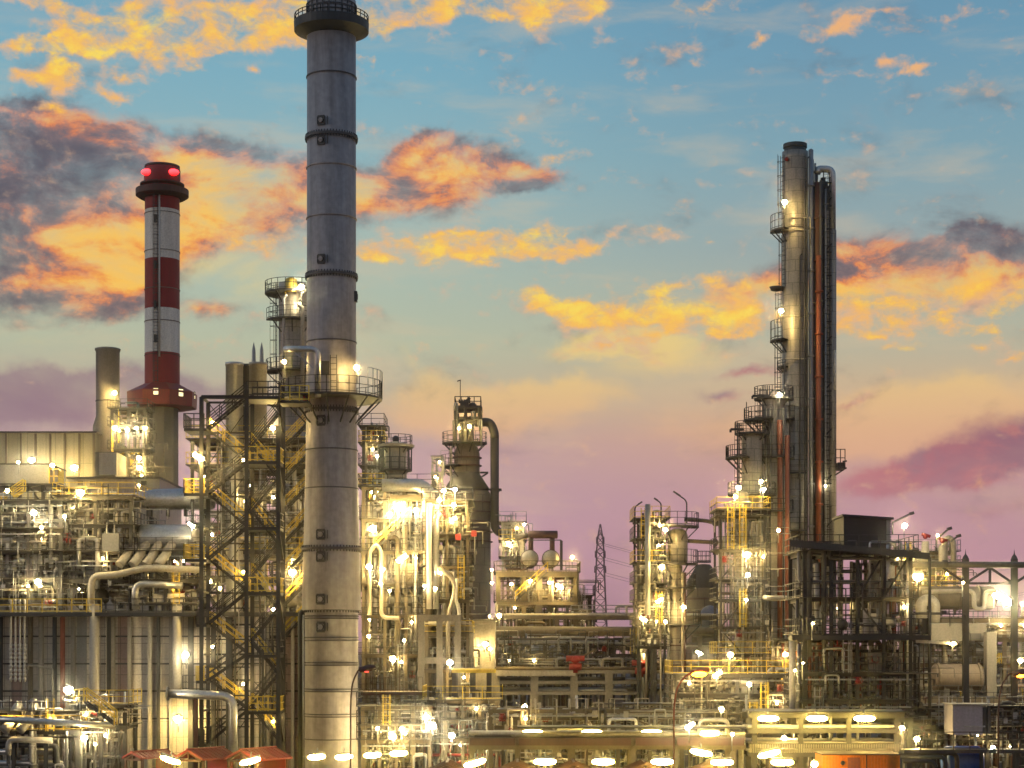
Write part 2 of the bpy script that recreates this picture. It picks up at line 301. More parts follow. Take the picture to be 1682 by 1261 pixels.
# ------------------------------------------------------------------ mesh helpers
def px(x, D): return (x - 841) * D / F
def pz(y, D): return H + (HZ - y) * D / F
def W(x, y, D): return Vector((px(x, D), D, pz(y, D)))
def frame_of(d):
    d = d.normalized()
    u = d.cross(Vector((0, 0, 1)))
    if u.length < 1e-4: u = Vector((1, 0, 0))
    u.normalize(); w = u.cross(d).normalized()
    return u, w
class MB:
    def __init__(s): s.v = []; s.f = []; s.sm = []
    def add(s, vs, fs, smooth=False):
        o = len(s.v); s.v += [tuple(v) for v in vs]
        for f in fs: s.f.append(tuple(i + o for i in f)); s.sm.append(smooth)
        return s
    def box(s, x0, x1, y0, y1, z0, z1):
        return s.add([(x0, y0, z0), (x1, y0, z0), (x1, y1, z0), (x0, y1, z0), (x0, y0, z1), (x1, y0, z1), (x1, y1, z1), (x0, y1, z1)],
                     [(3, 2, 1, 0), (4, 5, 6, 7), (0, 1, 5, 4), (1, 2, 6, 5), (2, 3, 7, 6), (3, 0, 4, 7)])
    def bar(s, p, q, w, h=None):
        p = Vector(p); q = Vector(q); h = h or w
        u, n = frame_of(q - p); u = u * w / 2; n = n * h / 2
        vs = [p - u - n, p + u - n, p + u + n, p - u + n, q - u - n, q + u - n, q + u + n, q - u + n]
        return s.add(vs, [(0, 1, 2, 3), (7, 6, 5, 4), (1, 0, 4, 5), (2, 1, 5, 6), (3, 2, 6, 7), (0, 3, 7, 4)])
    def ibeam(s, p, q, w, h):
        p = Vector(p); q = Vector(q); u, n = frame_of(q - p)
        s.bar(p + n * h * .44, q + n * h * .44, w, h * .12); s.bar(p - n * h * .44, q - n * h * .44, w, h * .12)
        return s.bar(p, q, w * .2, h * .755)
    def tube(s, p, q, r, n=8, r2=None, cap=True):
        return s.path([p, q], r, n, cap=cap, r2=r2)
    def path(s, pts, r, n=8, bend=None, cap=True, r2=None):
        pts = [Vector(p) for p in pts]
        if bend is None: bend = r * 2.2
        P = [pts[0]]
        for a, b, c in zip(pts, pts[1:], pts[2:]):
            da = (a - b); dc = (c - b)
            k = min(bend, da.length * .45, dc.length * .45)
            e0 = b + da.normalized() * k; e1 = b + dc.normalized() * k
            for i in range(5):
                t = i / 4; P.append(e0 * (1 - t) ** 2 + b * 2 * t * (1 - t) + e1 * t * t)
        P.append(pts[-1])
        rings = []; u = None
        for i, p in enumerate(P):
            d = (P[min(i + 1, len(P) - 1)] - P[max(i - 1, 0)])
            if d.length < 1e-6: d = Vector((0, 0, 1))
            d.normalize()
            if u is None: u, w = frame_of(d)
            else:
                u = (u - d * u.dot(d))
                if u.length < 1e-4: u, w = frame_of(d)
                u.normalize(); w = u.cross(d).normalized()
            rr = r if r2 is None else r + (r2 - r) * i / (len(P) - 1)
            rings.append([p + u * math.cos(2 * math.pi * k / n) * rr + w * math.sin(2 * math.pi * k / n) * rr for k in range(n)])
        o = len(s.v)
        for g in rings: s.v += [tuple(v) for v in g]
        for i in range(len(rings) - 1):
            for k in range(n):
                a = o + i * n + k; b = o + i * n + (k + 1) % n
                s.f.append((a, b, b + n, a + n)); s.sm.append(True)
        if cap:
            s.f.append(tuple(o + k for k in reversed(range(n)))); s.sm.append(False)
            e = o + (len(rings) - 1) * n
            s.f.append(tuple(e + k for k in range(n))); s.sm.append(False)
        return s
    def lathe(s, c, prof, n=24, axis=None, a0=0, a1=360, smooth=True):
        c = Vector(c); ax = Vector(axis) if axis else Vector((0, 0, 1)); ax.normalize()
        if axis: u, w = frame_of(ax)
        else: u, w = Vector((1, 0, 0)), Vector((0, 1, 0))
        full = a1 - a0 >= 360; m = n if full else n + 1
        o = len(s.v)
        for r, z in prof:
            for k in range(m):
                a = R(a0 + (a1 - a0) * k / n)
                s.v.append(tuple(c + u * math.cos(a) * r + w * math.sin(a) * r + ax * z))
        for i in range(len(prof) - 1):
            for k in range(n):
                k2 = (k + 1) % m
                f = (o + i * m + k, o + i * m + k2, o + (i + 1) * m + k2, o + (i + 1) * m + k)
                s.f.append(f); s.sm.append(smooth)
        return s
    def drum(s, p, q, r, n=20, dome=.45):
        p = Vector(p); q = Vector(q); L = (q - p).length; d = r * dome
        prof = [(0.001, -d)] + [(r * math.sin(R(t)), -d * math.cos(R(t))) for t in (25, 50, 72)] + [(r, 0), (r, L)] + [(r * math.sin(R(t)), L + d * math.cos(R(t))) for t in (72, 50, 25)] + [(0.001, L + d)]
        return s.lathe(p, prof, n, q - p)
    def ball(s, c, r, n=8, m=6, sx=1, sy=1, sz=1):
        c = Vector(c); o = len(s.v)
        s.v.append(tuple(c + Vector((0, 0, r * sz))))
        for i in range(1, m):
            t = math.pi * i / m
            for k in range(n):
                a = 2 * math.pi * k / n
                s.v.append(tuple(c + Vector((r * sx * math.sin(t) * math.cos(a), r * sy * math.sin(t) * math.sin(a), r * sz * math.cos(t)))))
        s.v.append(tuple(c - Vector((0, 0, r * sz)))); e = len(s.v) - 1
        for k in range(n):
            s.f.append((o, o + 1 + k, o + 1 + (k + 1) % n)); s.sm.append(True)
            b = o + 1 + (m - 2) * n
            s.f.append((e, b + (k + 1) % n, b + k)); s.sm.append(True)
        for i in range(m - 2):
            for k in range(n):
                a = o + 1 + i * n
                s.f.append((a + k, a + n + k, a + n + (k + 1) % n, a + (k + 1) % n)); s.sm.append(True)
        return s
    def rail(s, pts, h=1.1, step=1.6, r=.028, rails=(1.0, .55, .1)):
        pts = [Vector(p) for p in pts]
        for a, b in zip(pts, pts[1:]):
            L = (b - a).length; k = max(1, round(L / step))
            for i in range(k + 1):
                p = a + (b - a) * i / k; s.bar(p, p + Vector((0, 0, h)), r * 2)
            for f in rails:
                z = Vector((0, 0, h * f)); s.bar(a + z, b + z, r * 1.8)
        return s
    def build(s, name, m, parent=None, root=None):
        me = bpy.data.meshes.new(name)
        o_ = root or parent
        off = Vector(o_['base']) if o_ is not None else Vector((0, 0, 0))
        me.from_pydata([(x - off.x, y - off.y, z - off.z) for x, y, z in s.v], [], s.f)
        me.polygons.foreach_set('use_smooth', s.sm); me.materials.append(M[m] if isinstance(m, str) else m); me.update()
        ob = bpy.data.objects.new(name, me); col.objects.link(ob)
        if parent is not None: ob.parent = parent; ob['base'] = list(off)
        return ob
def thing(name, label, cat, loc, group=None):
    o = bpy.data.objects.new(name, None); col.objects.link(o); o.empty_display_size = .5
    o.location = loc; o['base'] = list(loc)
    o['label'] = label; o['category'] = cat
    if group: o['group'] = group
    return o
def struct(mb, name, m, kind='structure'):
    o = mb.build(name, m); o['kind'] = kind; return o
def circ(cx, cy, z, r, a0, a1, n):
    return [Vector((cx + r * math.cos(R(a0 + (a1 - a0) * i / n)), cy + r * math.sin(R(a0 + (a1 - a0) * i / n)), z)) for i in range(n + 1)]
def ring_deck(t, cx, cy, z, ri, ro, a0=0, a1=360, m='grate', rm='dark', name='platform', h=1.1, n=24, brackets=6):
    d = MB().lathe((cx, cy, z), [(ri, -.12), (ro, -.12), (ro, .05), (ri, .05), (ri, -.12)], n, a0=a0, a1=a1, smooth=False)
    for i in range(brackets):
        a = R(a0 + (a1 - a0) * (i + .5) / brackets); c = Vector((math.cos(a), math.sin(a), 0)); b = Vector((cx, cy, z))
        d.bar(b + c * ri + Vector((0, 0, -(ro - ri) * 1.0)), b + c * (ro - .1) + Vector((0, 0, -.1)), .1)
    o = d.build(name, m, t)
    ra = MB().rail(circ(cx, cy, z + .05, ro - .05, a0, a1, n), h, 1.2)
    ra.build('railing', rm, o)
    return o
def ladder(p, q, w=.5, cage=True, side=Vector((0, -1, 0))):
    mb = MB(); p = Vector(p); q = Vector(q); u = side.cross(Vector((0, 0, 1))).normalized() * w / 2
    mb.bar(p - u, q - u, .06); mb.bar(p + u, q + u, .06)
    k = int((q - p).length / .45)
    for i in range(k): c = p + (q - p) * (i + .5) / k; mb.bar(c - u, c + u, .04)
    if cage:
        for i in range(0, k, 3):
            c = p + (q - p) * (i + .5) / k
            pts = [c + u * 1.4 * math.cos(R(a)) + side * .65 * math.sin(R(a)) for a in (0, 45, 90, 135, 180)]
            for a, b in zip(pts, pts[1:]): mb.bar(a, b, .045)
        for a in (20, 90, 160):
            e = u * 1.4 * math.cos(R(a)) + side * .65 * math.sin(R(a)); mb.bar(p + e, q + e, .035)
    return mb
def stair(p, q, w, lat, treads=True):
    """stringers and treads from p up to q; lat is the unit vector across the flight"""
    mb = MB(); p = Vector(p); q = Vector(q); u = lat * w / 2
    for k in (-1, 1): mb.bar(p + u * k, q + u * k, .07, .17)
    n = max(4, int(abs(q.z - p.z) / .24))
    for i in range(n):
        c = p + (q - p) * (i + .5) / n
        d = Vector((q.x - p.x, q.y - p.y, 0)).normalized() * .13
        mb.add([c - u - d, c + u - d, c + u + d, c - u + d], [(0, 1, 2, 3)])
    return mb
def stair_rails(p, q, w, lat, r=.04):
    mb = MB(); p = Vector(p); q = Vector(q)
    for k in (-1, 1):
        a = p + lat * w / 2 * k; b = q + lat * w / 2 * k
        for h in (1.05, .55): mb.bar(a + Vector((0, 0, h)), b + Vector((0, 0, h)), r * 1.8)
        n = max(2, round((b - a).length / 1.5))
        for i in range(n + 1): c = a + (b - a) * i / n; mb.bar(c, c + Vector((0, 0, 1.05)), r * 1.8)
    return mb
def valve(c, r, axis):
    mb = MB(); c = Vector(c); a = Vector(axis).normalized()
    mb.tube(c - a * r * 1.6, c - a * r * 1.2, r * 1.5, 10); mb.tube(c + a * r * 1.2, c + a * r * 1.6, r * 1.5, 10)
    mb.ball(c, r * 1.25, 8, 6)
    u, w = frame_of(a)
    if abs(w.z) < .5: w = Vector((0, -1, 0)) if abs(a.y) < .5 else u
    mb.tube(c, c + w * r * 3.4, r * .3, 6)
    e = c + w * r * 3.4
    uu, ww = frame_of(w)
    pts = [e + uu * r * 1.4 * math.cos(R(k * 45)) + ww * r * 1.4 * math.sin(R(k * 45)) for k in range(8)]
    for i in range(8): mb.bar(pts[i], pts[(i + 1) % 8], r * .25)
    return mb

# ------------------------------------------------------------------ process module: a steel structure packed with plant
PIPE_M = ['alu', 'alu', 'pale', 'pale', 'galv', 'galv', 'white', 'frame']
def module(name, label, x0, x1, D, depth, ys, seed, cat='process unit', bays=3, base=None, steel='frame', deck='grate', rail='dark', mats=None,
           vp=14, hp=10, ep=10, drums=3, vess=3, valves=10, boxes=3, rmax=.35, brace=True, decks=True, ladders=1, wid=.28, taper=None, cables=2, stairs=0, wl=4, yel=.16, clutter=4.6):
    """x0..x1 and the deck rows ys (top first) are rows of the photograph at distance D; the plant itself is laid out in metres"""
    rng = random.Random(seed); mats = mats or PIPE_M; rmax *= .68; vp = int(vp * 1.25); hp = int(hp * 1.2)
    X0, X1 = px(x0, D), px(x1, D); Y0, Y1 = D, D + depth
    zs = [pz(y, D) for y in ys]; zt = zs[0]; zb = base if base is not None else 0.0
    t = thing(name, label, cat, ((X0 + X1) / 2, (Y0 + Y1) / 2, zb))
    lv = sorted([z for z in zs if z > zb + .6])
    rows = [(zb, zb)] + [(z, z) for z in lv]
    def lo(k): return rows[k][0]
    bx = [X0 + (X1 - X0) * i / bays for i in range(bays + 1)]
    for i, x in enumerate(bx):
        for y in (Y0, Y1):
            MB().ibeam((x, y, zb), (x, y, zt), wid, wid).build('column', steel, t)
    for z in lv:
        b = MB()
        for y in (Y0, Y1): b.ibeam((X0 - .2, y, z - wid * .5), (X1 + .2, y, z - wid * .5), wid * .7, wid * 1.1)
        for x in bx: b.ibeam((x, Y0, z - wid * .6), (x, Y1, z - wid * .6), wid * .6, wid * .9)
        b.build('beam', steel, t)
        if decks:
            o = MB().box(X0 - .5, X1 + .5, Y0 - .7, Y1 + .3, z + .01, z + .08).build('deck', deck, t)
            rb = MB().rail([(X0 - .45, Y1 + .2, z + .08), (X0 - .45, Y0 - .65, z + .08), (X1 + .45, Y0 - .65, z + .08), (X1 + .45, Y1 + .2, z + .08)], 1.1, 1.5)
            rb.build('railing', (rng.random() < yel and 'yellow' or rail), o)
    if brace:
        for k in range(len(rows) - 1):
            za, zc = lo(k), lo(k + 1)
            for i in range(bays):
                if rng.random() < .4:
                    y = rng.choice((Y0, Y1)); s_ = rng.random() < .5
                    MB().bar((bx[i] if s_ else bx[i + 1], y + .02, za), (bx[i + 1] if s_ else bx[i], y + .02, zc - .2), .13).build('brace', steel, t)
    nl = len(rows) - 1
    W_ = X1 - X0
    def rx(a=0.0): return X0 + a + rng.random() * (W_ - 2 * a)
    for _ in range(vess):
        k = rng.randrange(nl); za, zc = lo(k), lo(k + 1); h = zc - za
        r = min(rng.uniform(.35, 1.0), W_ * .2, h * .32); x = rx(r); y = rng.uniform(Y0 + r, Y0 + depth * .6)
        v = MB().drum((x, y, za + .7 + r * .45), (x, y, max(za + .8 + r, zc - .5 - r * .4)), r, 16)
        for a in (45, 135, 225, 315): v.bar((x + r * .8 * math.cos(R(a)), y + r * .8 * math.sin(R(a)), za), (x + r * .8 * math.cos(R(a)), y + r * .8 * math.sin(R(a)), za + .9 + r * .5), .1)
        v.tube((x, y, zc - .6), (x, y, zc + .5), .1); v.build('vessel', rng.choice(mats), t)
    for _ in range(drums):
        k = rng.randrange(nl); za, zc = lo(k), lo(k + 1); h = zc - za
        r = min(rng.uniform(.35, .9), h * .28, W_ * .16); L = rng.uniform(1.5, max(1.6, W_ * .45)); x = X0 + r + rng.random() * max(.1, W_ - L - 2 * r); y = rng.uniform(Y0 + r, Y0 + depth * .5)
        z = za + r + .5
        v = MB().drum((x, y, z), (x + L, y, z), r, 16)
        for f in (.2, .8): v.box(x + L * f - .12, x + L * f + .12, y - r * .8, y + r * .8, za, z - r * .5)
        for f in (.3, .6): v.tube((x + L * f, y, z + r * .9), (x + L * f, y, z + r + .5), .1)
        v.build('drum', rng.choice(mats), t)
    for _ in range(boxes):
        k = rng.randrange(nl); za, zc = lo(k), lo(k + 1)
        w = rng.uniform(.6, min(2.5, W_ * .3)); h = min(rng.uniform(.8, 2.2), (zc - za) * .7); x = rx(w / 2) - w / 2; y = rng.uniform(Y0 + .3, Y0 + depth * .5)
        MB().box(x, x + w, y, y + 1, za + .09, za + h).box(x - .05, x + w + .05, y - .05, y + 1.05, za + h, za + h + .07).bar((x + w * .5, y - .03, za + .2), (x + w * .5, y - .03, za + h - .1), .05).build('cabinet', rng.choice(mats + ['greysheet']), t)
    npipe = 0
    def addp(mb, m=None):
        nonlocal npipe
        npipe += 1
        mb.build('pipe', m or rng.choice(mats), t)
    for i in range(vp):
        x = rx(.1); y = rng.uniform(Y0 - .5, Y0 + depth * .7); r = rmax * rng.uniform(.22, 1) ** 1.3
        za = rng.uniform(zb, zb + (zt - zb) * .55); zc = min(zt + rng.uniform(-.5, 1.0), za + rng.uniform(3, max(4, (zt - zb))))
        pts = [(x, y, za), (x, y, zc)]
        q = rng.random()
        if q < .55: dx = rng.choice((-1, 1)) * rng.uniform(.6, W_ * .35); x2 = min(max(x + dx, X0 - .3), X1 + .3); pts.append((x2, y, zc)); 
        if q < .3: pts.append((x2, y, zc - rng.uniform(1, max(1.1, (zc - za) * .7))))
        mb = MB().path(pts, r, 8)
        for zf in range(int((zc - za) / 3)):
            z = za + 1.2 + zf * 3
            mb.tube((x, y, z), (x, y, z + .12), r * 1.35, 8)
        addp(mb)
    for i in range(hp):
        k = rng.randrange(nl); za, zc = lo(k), lo(k + 1)
        z = rng.uniform(za + .4, zc - .3); y = rng.uniform(Y0 - .3, Y0 + depth * .6); r = rmax * rng.uniform(.2, .9)
        a = X0 + rng.uniform(-.4, W_ * .3); b = X1 - rng.uniform(-.4, W_ * .3)
        pts = [(a, y, z), (b, y, z)]
        if rng.random() < .5: pts.append((b, y, max(zb, z - rng.uniform(1, 5))))
        if rng.random() < .4: pts.insert(0, (a, y, min(zt, z + rng.uniform(1, 4))))
        addp(MB().path(pts, r, 8))
    for i in range(ep):      # short loops and hairpins
        k = rng.randrange(nl); za, zc = lo(k), lo(k + 1); x = rx(.3); y = Y0 + rng.uniform(-.5, depth * .3); r = rng.uniform(.05, .12); w = rng.uniform(.4, 1.4)
        h = min(rng.uniform(.8, 3), zc - za)
        addp(MB().path([(x, y, za), (x, y, za + h), (x + w, y, za + h), (x + w, y, za + h * rng.uniform(0, .6))], r, 6))
    for i in range(valves):
        k = rng.randrange(nl); za, zc = lo(k), lo(k + 1)
        valve((rx(.2), Y0 + rng.uniform(-.5, depth * .3), rng.uniform(za + .5, max(za + .6, min(zc - .3, za + 2)))), rng.uniform(.09, .2), rng.choice(((1, 0, 0), (0, 0, 1)))).build('valve', rng.choice(['galv', 'dark', 'frame', 'red']), t)
    for i in range(cables):
        k = rng.randrange(nl) + 1; z = lo(k) - .55
        MB().box(X0, X1, Y0 - .35, Y0 - .05, z, z + .12).build('cable_tray', 'galv', t)
    for i in range(ladders):
        k = rng.randrange(nl); x = rx(.4)
        ladder((x, Y0 - .75, lo(k)), (x, Y0 - .75, lo(k + 1) + 1.0)).build('ladder', rng.choice(['dark', 'yellow', 'galv']), t)
    # small-bore tubing, conduits and fittings, past counting
    tb = MB(); n = int(W_ * nl * clutter)
    for _ in range(n):
        k = rng.randrange(nl); za, zc = lo(k), lo(k + 1); x = rx(-.2); y = Y0 + rng.uniform(-.8, depth * .35); r = rng.uniform(.025, .06); q = rng.random()
        if q < .45:
            a = rng.uniform(za, zc - .3); c_ = min(zc + .8, a + rng.uniform(.8, 4)); pts = [(x, y, a), (x, y, c_)]
            if rng.random() < .5: pts.append((x + rng.uniform(-1.2, 1.2), y, c_))
            tb.path(pts, r, 5, .1)
        elif q < .7:
            z = rng.uniform(za + .2, zc); L = rng.uniform(.6, min(5, W_)); tb.path([(x, y, z), (x + L, y, z), (x + L, y, z - rng.uniform(.2, 1.2))], r, 5, .1)
        elif q < .85:
            z = rng.uniform(za + .2, zc - .2); w = rng.uniform(.15, .4); tb.box(x, x + w, y, y + w * .6, z, z + w * rng.uniform(.8, 1.8))
        else:
            z = rng.uniform(za + .3, zc - .2); tb.tube((x, y, z), (x + rng.uniform(.2, .5), y, z), r * 3.2, 8); tb.ball((x - .08, y, z), r * 2.6, 6, 4)
    for i_ in range(0, 1):
        if n: o = tb.build('small_bore_tubing', rng.choice(['galv', 'pale', 'frame', 'alu']), t); o['kind'] = 'stuff'
    for i in range(wl):  # small lamps added at random spots to fill dark areas
        k = rng.randrange(nl); z = lo(k + 1) - .7; x = rx(.2); y = rng.choice((Y0 - .95, Y0 - .95, Y0 + depth * .4))
        MB().ball((x, y, z), .1, 8, 6).build('fill_light', 'lampsmall', t)
        MB().path([(x, y, z + .1), (x, y, z + .45), (x, y + .4, z + .55)], .03, 5).build('fill_light_bracket', 'galv', t)
    for i in range(stairs):
        k = rng.randrange(nl); za, zc = lo(k), lo(k + 1); run = (zc - za) * 1.1; x = X0 + rng.random() * max(.1, W_ - run)
        d = rng.choice((0, 1)); p = Vector((x + run * d, Y0 - 1.1, za)); q = Vector((x + run * (1 - d), Y0 - 1.1, zc))
        f = stair(p, q, .8, Vector((0, 1, 0))).build('stair_flight', 'dark', t); stair_rails(p, q, .8, Vector((0, 1, 0))).build('handrail', 'yellow', f)
    return t

def column(name, label, xc, ytop, D, r, base=0.0, m='clad', decks=(), pipes=(), top='dome', cat='column', ring_every=None, ladder_side=-1, rail='dark'):
    cx = px(xc, D); zt = pz(ytop, D)
    t = thing(name, label, cat, (cx, D, base))
    c = (cx, D, 0)
    prof = [(r * 1.25, base), (r * 1.25, base + .6), (r, base + .7), (r, zt - r * .5)]
    if top == 'dome': prof += [(r * .92, zt - r * .27), (r * .7, zt - r * .1), (r * .35, zt - .02), (.01, zt)]
    else: prof += [(r, zt), (r * .9, zt), (r * .9, zt - 1), (.01, zt - 1)]
    MB().lathe(c, prof, 32).build('shell', m, t)
    if ring_every:
        z = base + ring_every
        while z < zt - 1:
            MB().lathe(c, [(r, z - .09), (r * 1.03 + .03, z - .09), (r * 1.03 + .03, z + .09), (r, z + .09)], 32).build('stiffener_ring', m, t); z += ring_every
    for y, ro, a0, a1 in decks:
        ring_deck(t, cx, D, pz(y, D), r + .02, r + ro, a0, a1, rm=rail, n=14, brackets=4)
    zz = sorted([pz(d[0], D) for d in decks])
    for za, zc in zip(zz, zz[1:]):
        a = R(200 if ladder_side < 0 else -20)
        q = Vector((cx + (r + .25) * math.cos(a), D + (r + .25) * math.sin(a), 0))
        ladder(q + Vector((0, 0, za)), q + Vector((0, 0, zc + 1)), .5, True, Vector((math.cos(a), math.sin(a), 0))).build('ladder', rail, t)
    return t, cx, zt

# ------------------------------------------------------------------ lamps
LAMP_N = 0
def lamp(x, y, D, label, r=.34, kind='flood', m='lamp', dx=0.6, group='floodlights on the plant', cat='floodlight', post=1.2, tilt=0):
    """a floodlight: bracket post, shade and glowing glass bowl"""
    c = W(x, y, D); t = thing('floodlight' if kind != 'street' else 'street_lamp', label, cat, (c.x, c.y, c.z - post), group)
    s_ = -1 if dx < 0 else 1
    if tilt:
        a_ = R(tilt); e_ = Vector((math.cos(a_), 0, math.sin(a_))) * r * 1.1
        MB().path([c - e_ * 1.5, c - e_ * 1.2, c + e_ * 1.2, c + e_ * 1.5], r * .62, 10).build('lamp_glass', m, t)
        MB().bar(c - e_ * 1.7 + Vector((0, .05, r * .75)), c + e_ * 1.7 + Vector((0, .05, r * .75)), r * 1.5, r * .25).build('lamp_shade', 'galv', t)
        MB().path([c + Vector((0, .3, -post)), c + Vector((0, .3, r * .5)), c + Vector((0, .1, r * .9))], .05, 6, .1).build('bracket', 'galv', t)
        return t
    MB().ball(c, r, 10, 8, 1.0, .9, .9).build('lamp_glass', m, t)
    hd = MB().lathe(c + Vector((0, .15, r * .55)), [(r * 1.15, -.02), (r * 1.05, r * .22), (r * .6, r * .6), (.01, r * .7)], 12)
    hd.build('lamp_shade', 'galv', t)
    MB().path([c + Vector((0, .3, -post)), c + Vector((0, .3, r * .5)), c + Vector((0, .1, r * .9))], .05, 6, .1).build('bracket', 'galv', t)
    return t
# ================================================================== the place
M['banded'] = banded()
struct(MB().box(-1000, 1000, -200, 2500, -.6, 0), 'ground', 'asphalt')

# ------------------------------------------------------------------ tall grey stack
def stack():
    D = 150; cx = px(544.5, D); s = D / F
    t = thing('industrial_stack', 'very tall plain grey steel stack with bolted flanges, cut by the top of the photo', 'stack', (cx, D, 0))
    c = (cx, D, 0)
    prof_px = [(1300, 43.5), (1004, 43.5), (1001, 48.5), (900, 46), (770, 42.6), (650, 41), (560, 40.3), (2, 40), (2, 37), (60, 37)]
    def rad(y):
        for (ya, ra), (yb, rb) in zip(prof_px, prof_px[1:8]):
            if yb <= y <= ya: return (ra + (rb - ra) * (ya - y) / max(1, ya - yb)) * s
        return 40 * s
    MB().lathe(c, [(r * s, pz(y, D)) for y, r in prof_px], 48).build('shell', 'stack', t)
    MB().lathe(c, [(40.2 * s, pz(62, D)), (61 * s, pz(52, D)), (61.5 * s, pz(38, D)), (60 * s, pz(37.5, D)), (60 * s, pz(42, D)), (40.2 * s, pz(42, D))], 40, smooth=False).build('crown_platform', 'dark', t)
    cr = MB().lathe(c, [(40.6 * s, pz(42, D)), (42.5 * s, pz(41, D)), (42.5 * s, pz(33, D)), (40.6 * s, pz(32, D))], 40, smooth=False)
    for i in range(24):
        a = R(i * 15); p = Vector((cx + 41 * s * math.cos(a), D + 41 * s * math.sin(a), 0))
        cr.bar(p + Vector((0, 0, pz(33, D))), p + Vector((0, 0, pz(10, D))), .09)
    for y in (10, 17, 25): cr.lathe(c, [(40.3 * s, pz(y + .8, D)), (41.6 * s, pz(y + .8, D)), (41.6 * s, pz(y - .8, D)), (40.3 * s, pz(y - .8, D))], 40, smooth=False)
    cr.build('crown_collar', 'flange', t)
    rr = MB().rail(circ(cx, D, pz(38, D), 60.5 * s, 0, 360, 32), .55, 1.2, .03, (1.0, .5)); rr.build('crown_railing', 'dark', t)
    for y in (228, 455, 675, 902, 1001):
        r = rad(y + (3 if y < 1000 else 6)) ; z = pz(y, D)
        f = MB().lathe(c, [(r - .03, z - .1), (r + .17, z - .1), (r + .17, z + .1), (r - .03, z + .1)], 48, smooth=False)
        for i in range(54):
            a = R(i * 360 / 54); p = Vector((cx + (r + .09) * math.cos(a), D + (r + .09) * math.sin(a), z))
            f.bar(p - Vector((0, 0, .26)), p + Vector((0, 0, .26)), .085)
        f.build('bolted_flange', 'flange', t)
    for y in (128, 277, 360, 563, 740, 803, 1012, 1016, 1047, 1052, 1088, 1092, 1131, 1135, 1172, 1176, 1213):
        r = rad(y); z = pz(y, D)
        MB().lathe(c, [(r - .02, z - .045), (r + .07, z - .045), (r + .07, z + .045), (r - .02, z + .045)], 48, smooth=False).build('seam_ring', 'flange' if y in (128, 563, 740, 803) or y > 1000 else 'stack', t)
    for y in (208, 240, 433, 695, 880, 916, 985, 1030):
        r = rad(y); a = math.asin(-13 * s / r) ; n = Vector((math.sin(a), -math.cos(a), 0)); u = Vector((math.cos(a), math.sin(a), 0)); k = Vector((0, 0, 1))
        p = Vector((cx, D, pz(y, D))) + n * r; h = .30 if y < 500 else .34
        f = MB()
        for d in (-1, 1):
            f.bar(p + u * h * d - k * h, p + u * h * d + k * h, .12, .2); f.bar(p - u * h + k * h * d, p + u * h + k * h * d, .12, .2)
        f.bar(p + u * (h + .25) - k * h, p + u * (h + .25) + k * h, .05, .25)
        f.tube(p - n * .05, p + n * .1, h * .78, 14)
        f = f.build('manhole', 'frame', t)
        g = MB().tube(p + n * .1, p + n * .17, h * .62, 14); g.bar(p + n * .2 - u * .2, p + n * .2 + u * .2, .05); g.build('manhole_cover', 'stack', f)
    d = ring_deck(t, cx, D, pz(655, D), 41 * s, 83 * s, 0, 360, 'grate', 'dark', 'service_platform', 1.35, 28, 14)
    MB().rail(circ(cx, D, pz(655, D), 83.4 * s, -40, 5, 5), 2.2, 2.0, .025, (1.0,)).build('sign_frame', 'galv', d)
    b = MB().box(cx - 11 * s, cx + 1 * s, D - 47 * s, D - 42 * s, pz(622, D), pz(600, D)); b.box(cx - 9 * s, cx - 1 * s, D - 49 * s, D - 47 * s, pz(618, D), pz(604, D)); b.build('instrument_box', 'frame', t)
    b = MB().box(cx + 38.5 * s, cx + 43 * s, D - 12 * s, D - 2 * s, pz(497, D), pz(480, D)); b.box(cx + 42 * s, cx + 44 * s, D - 9 * s, D - 5 * s, pz(493, D), pz(484, D)); b.build('junction_box', 'dark', t)
    ladder((cx + .4, D - 41 * s - .3, pz(655, D)), (cx + .4, D - 41 * s - .3, pz(590, D)), .5, False).build('ladder', 'dark', t)
    MB().path([(cx - 24 * s, D + .5, pz(1003, D)), (cx - 52 * s, D + .5, pz(1003, D)), (cx - 52 * s, D + .5, 0)], .22, 10).build('left_edge_tube', 'dark', t)  # dark tube stands in for the shadow slat on the left side
    MB().path([(cx - 44.5 * s, D - .2, pz(1010, D)), (cx - 44.5 * s, D - .2, 0)], .13, 8).build('left_edge_tube', 'galv', t)
stack()
tp = thing('vent_pipe', 'shiny bent pipe coming from the column behind and dropping onto the grey stack platform', 'pipe', tuple(W(500, 655, 147)))
MB().path([W(470, 573, 154), W(470, 573, 146.4), W(522, 573, 146.4), W(522, 652, 146.4)], .25, 10, .6).build('pipe_run', 'alu', tp)
MB().bar(W(480, 575, 146.5), W(515, 605, 146.5), .1).build('stay', 'galv', tp)

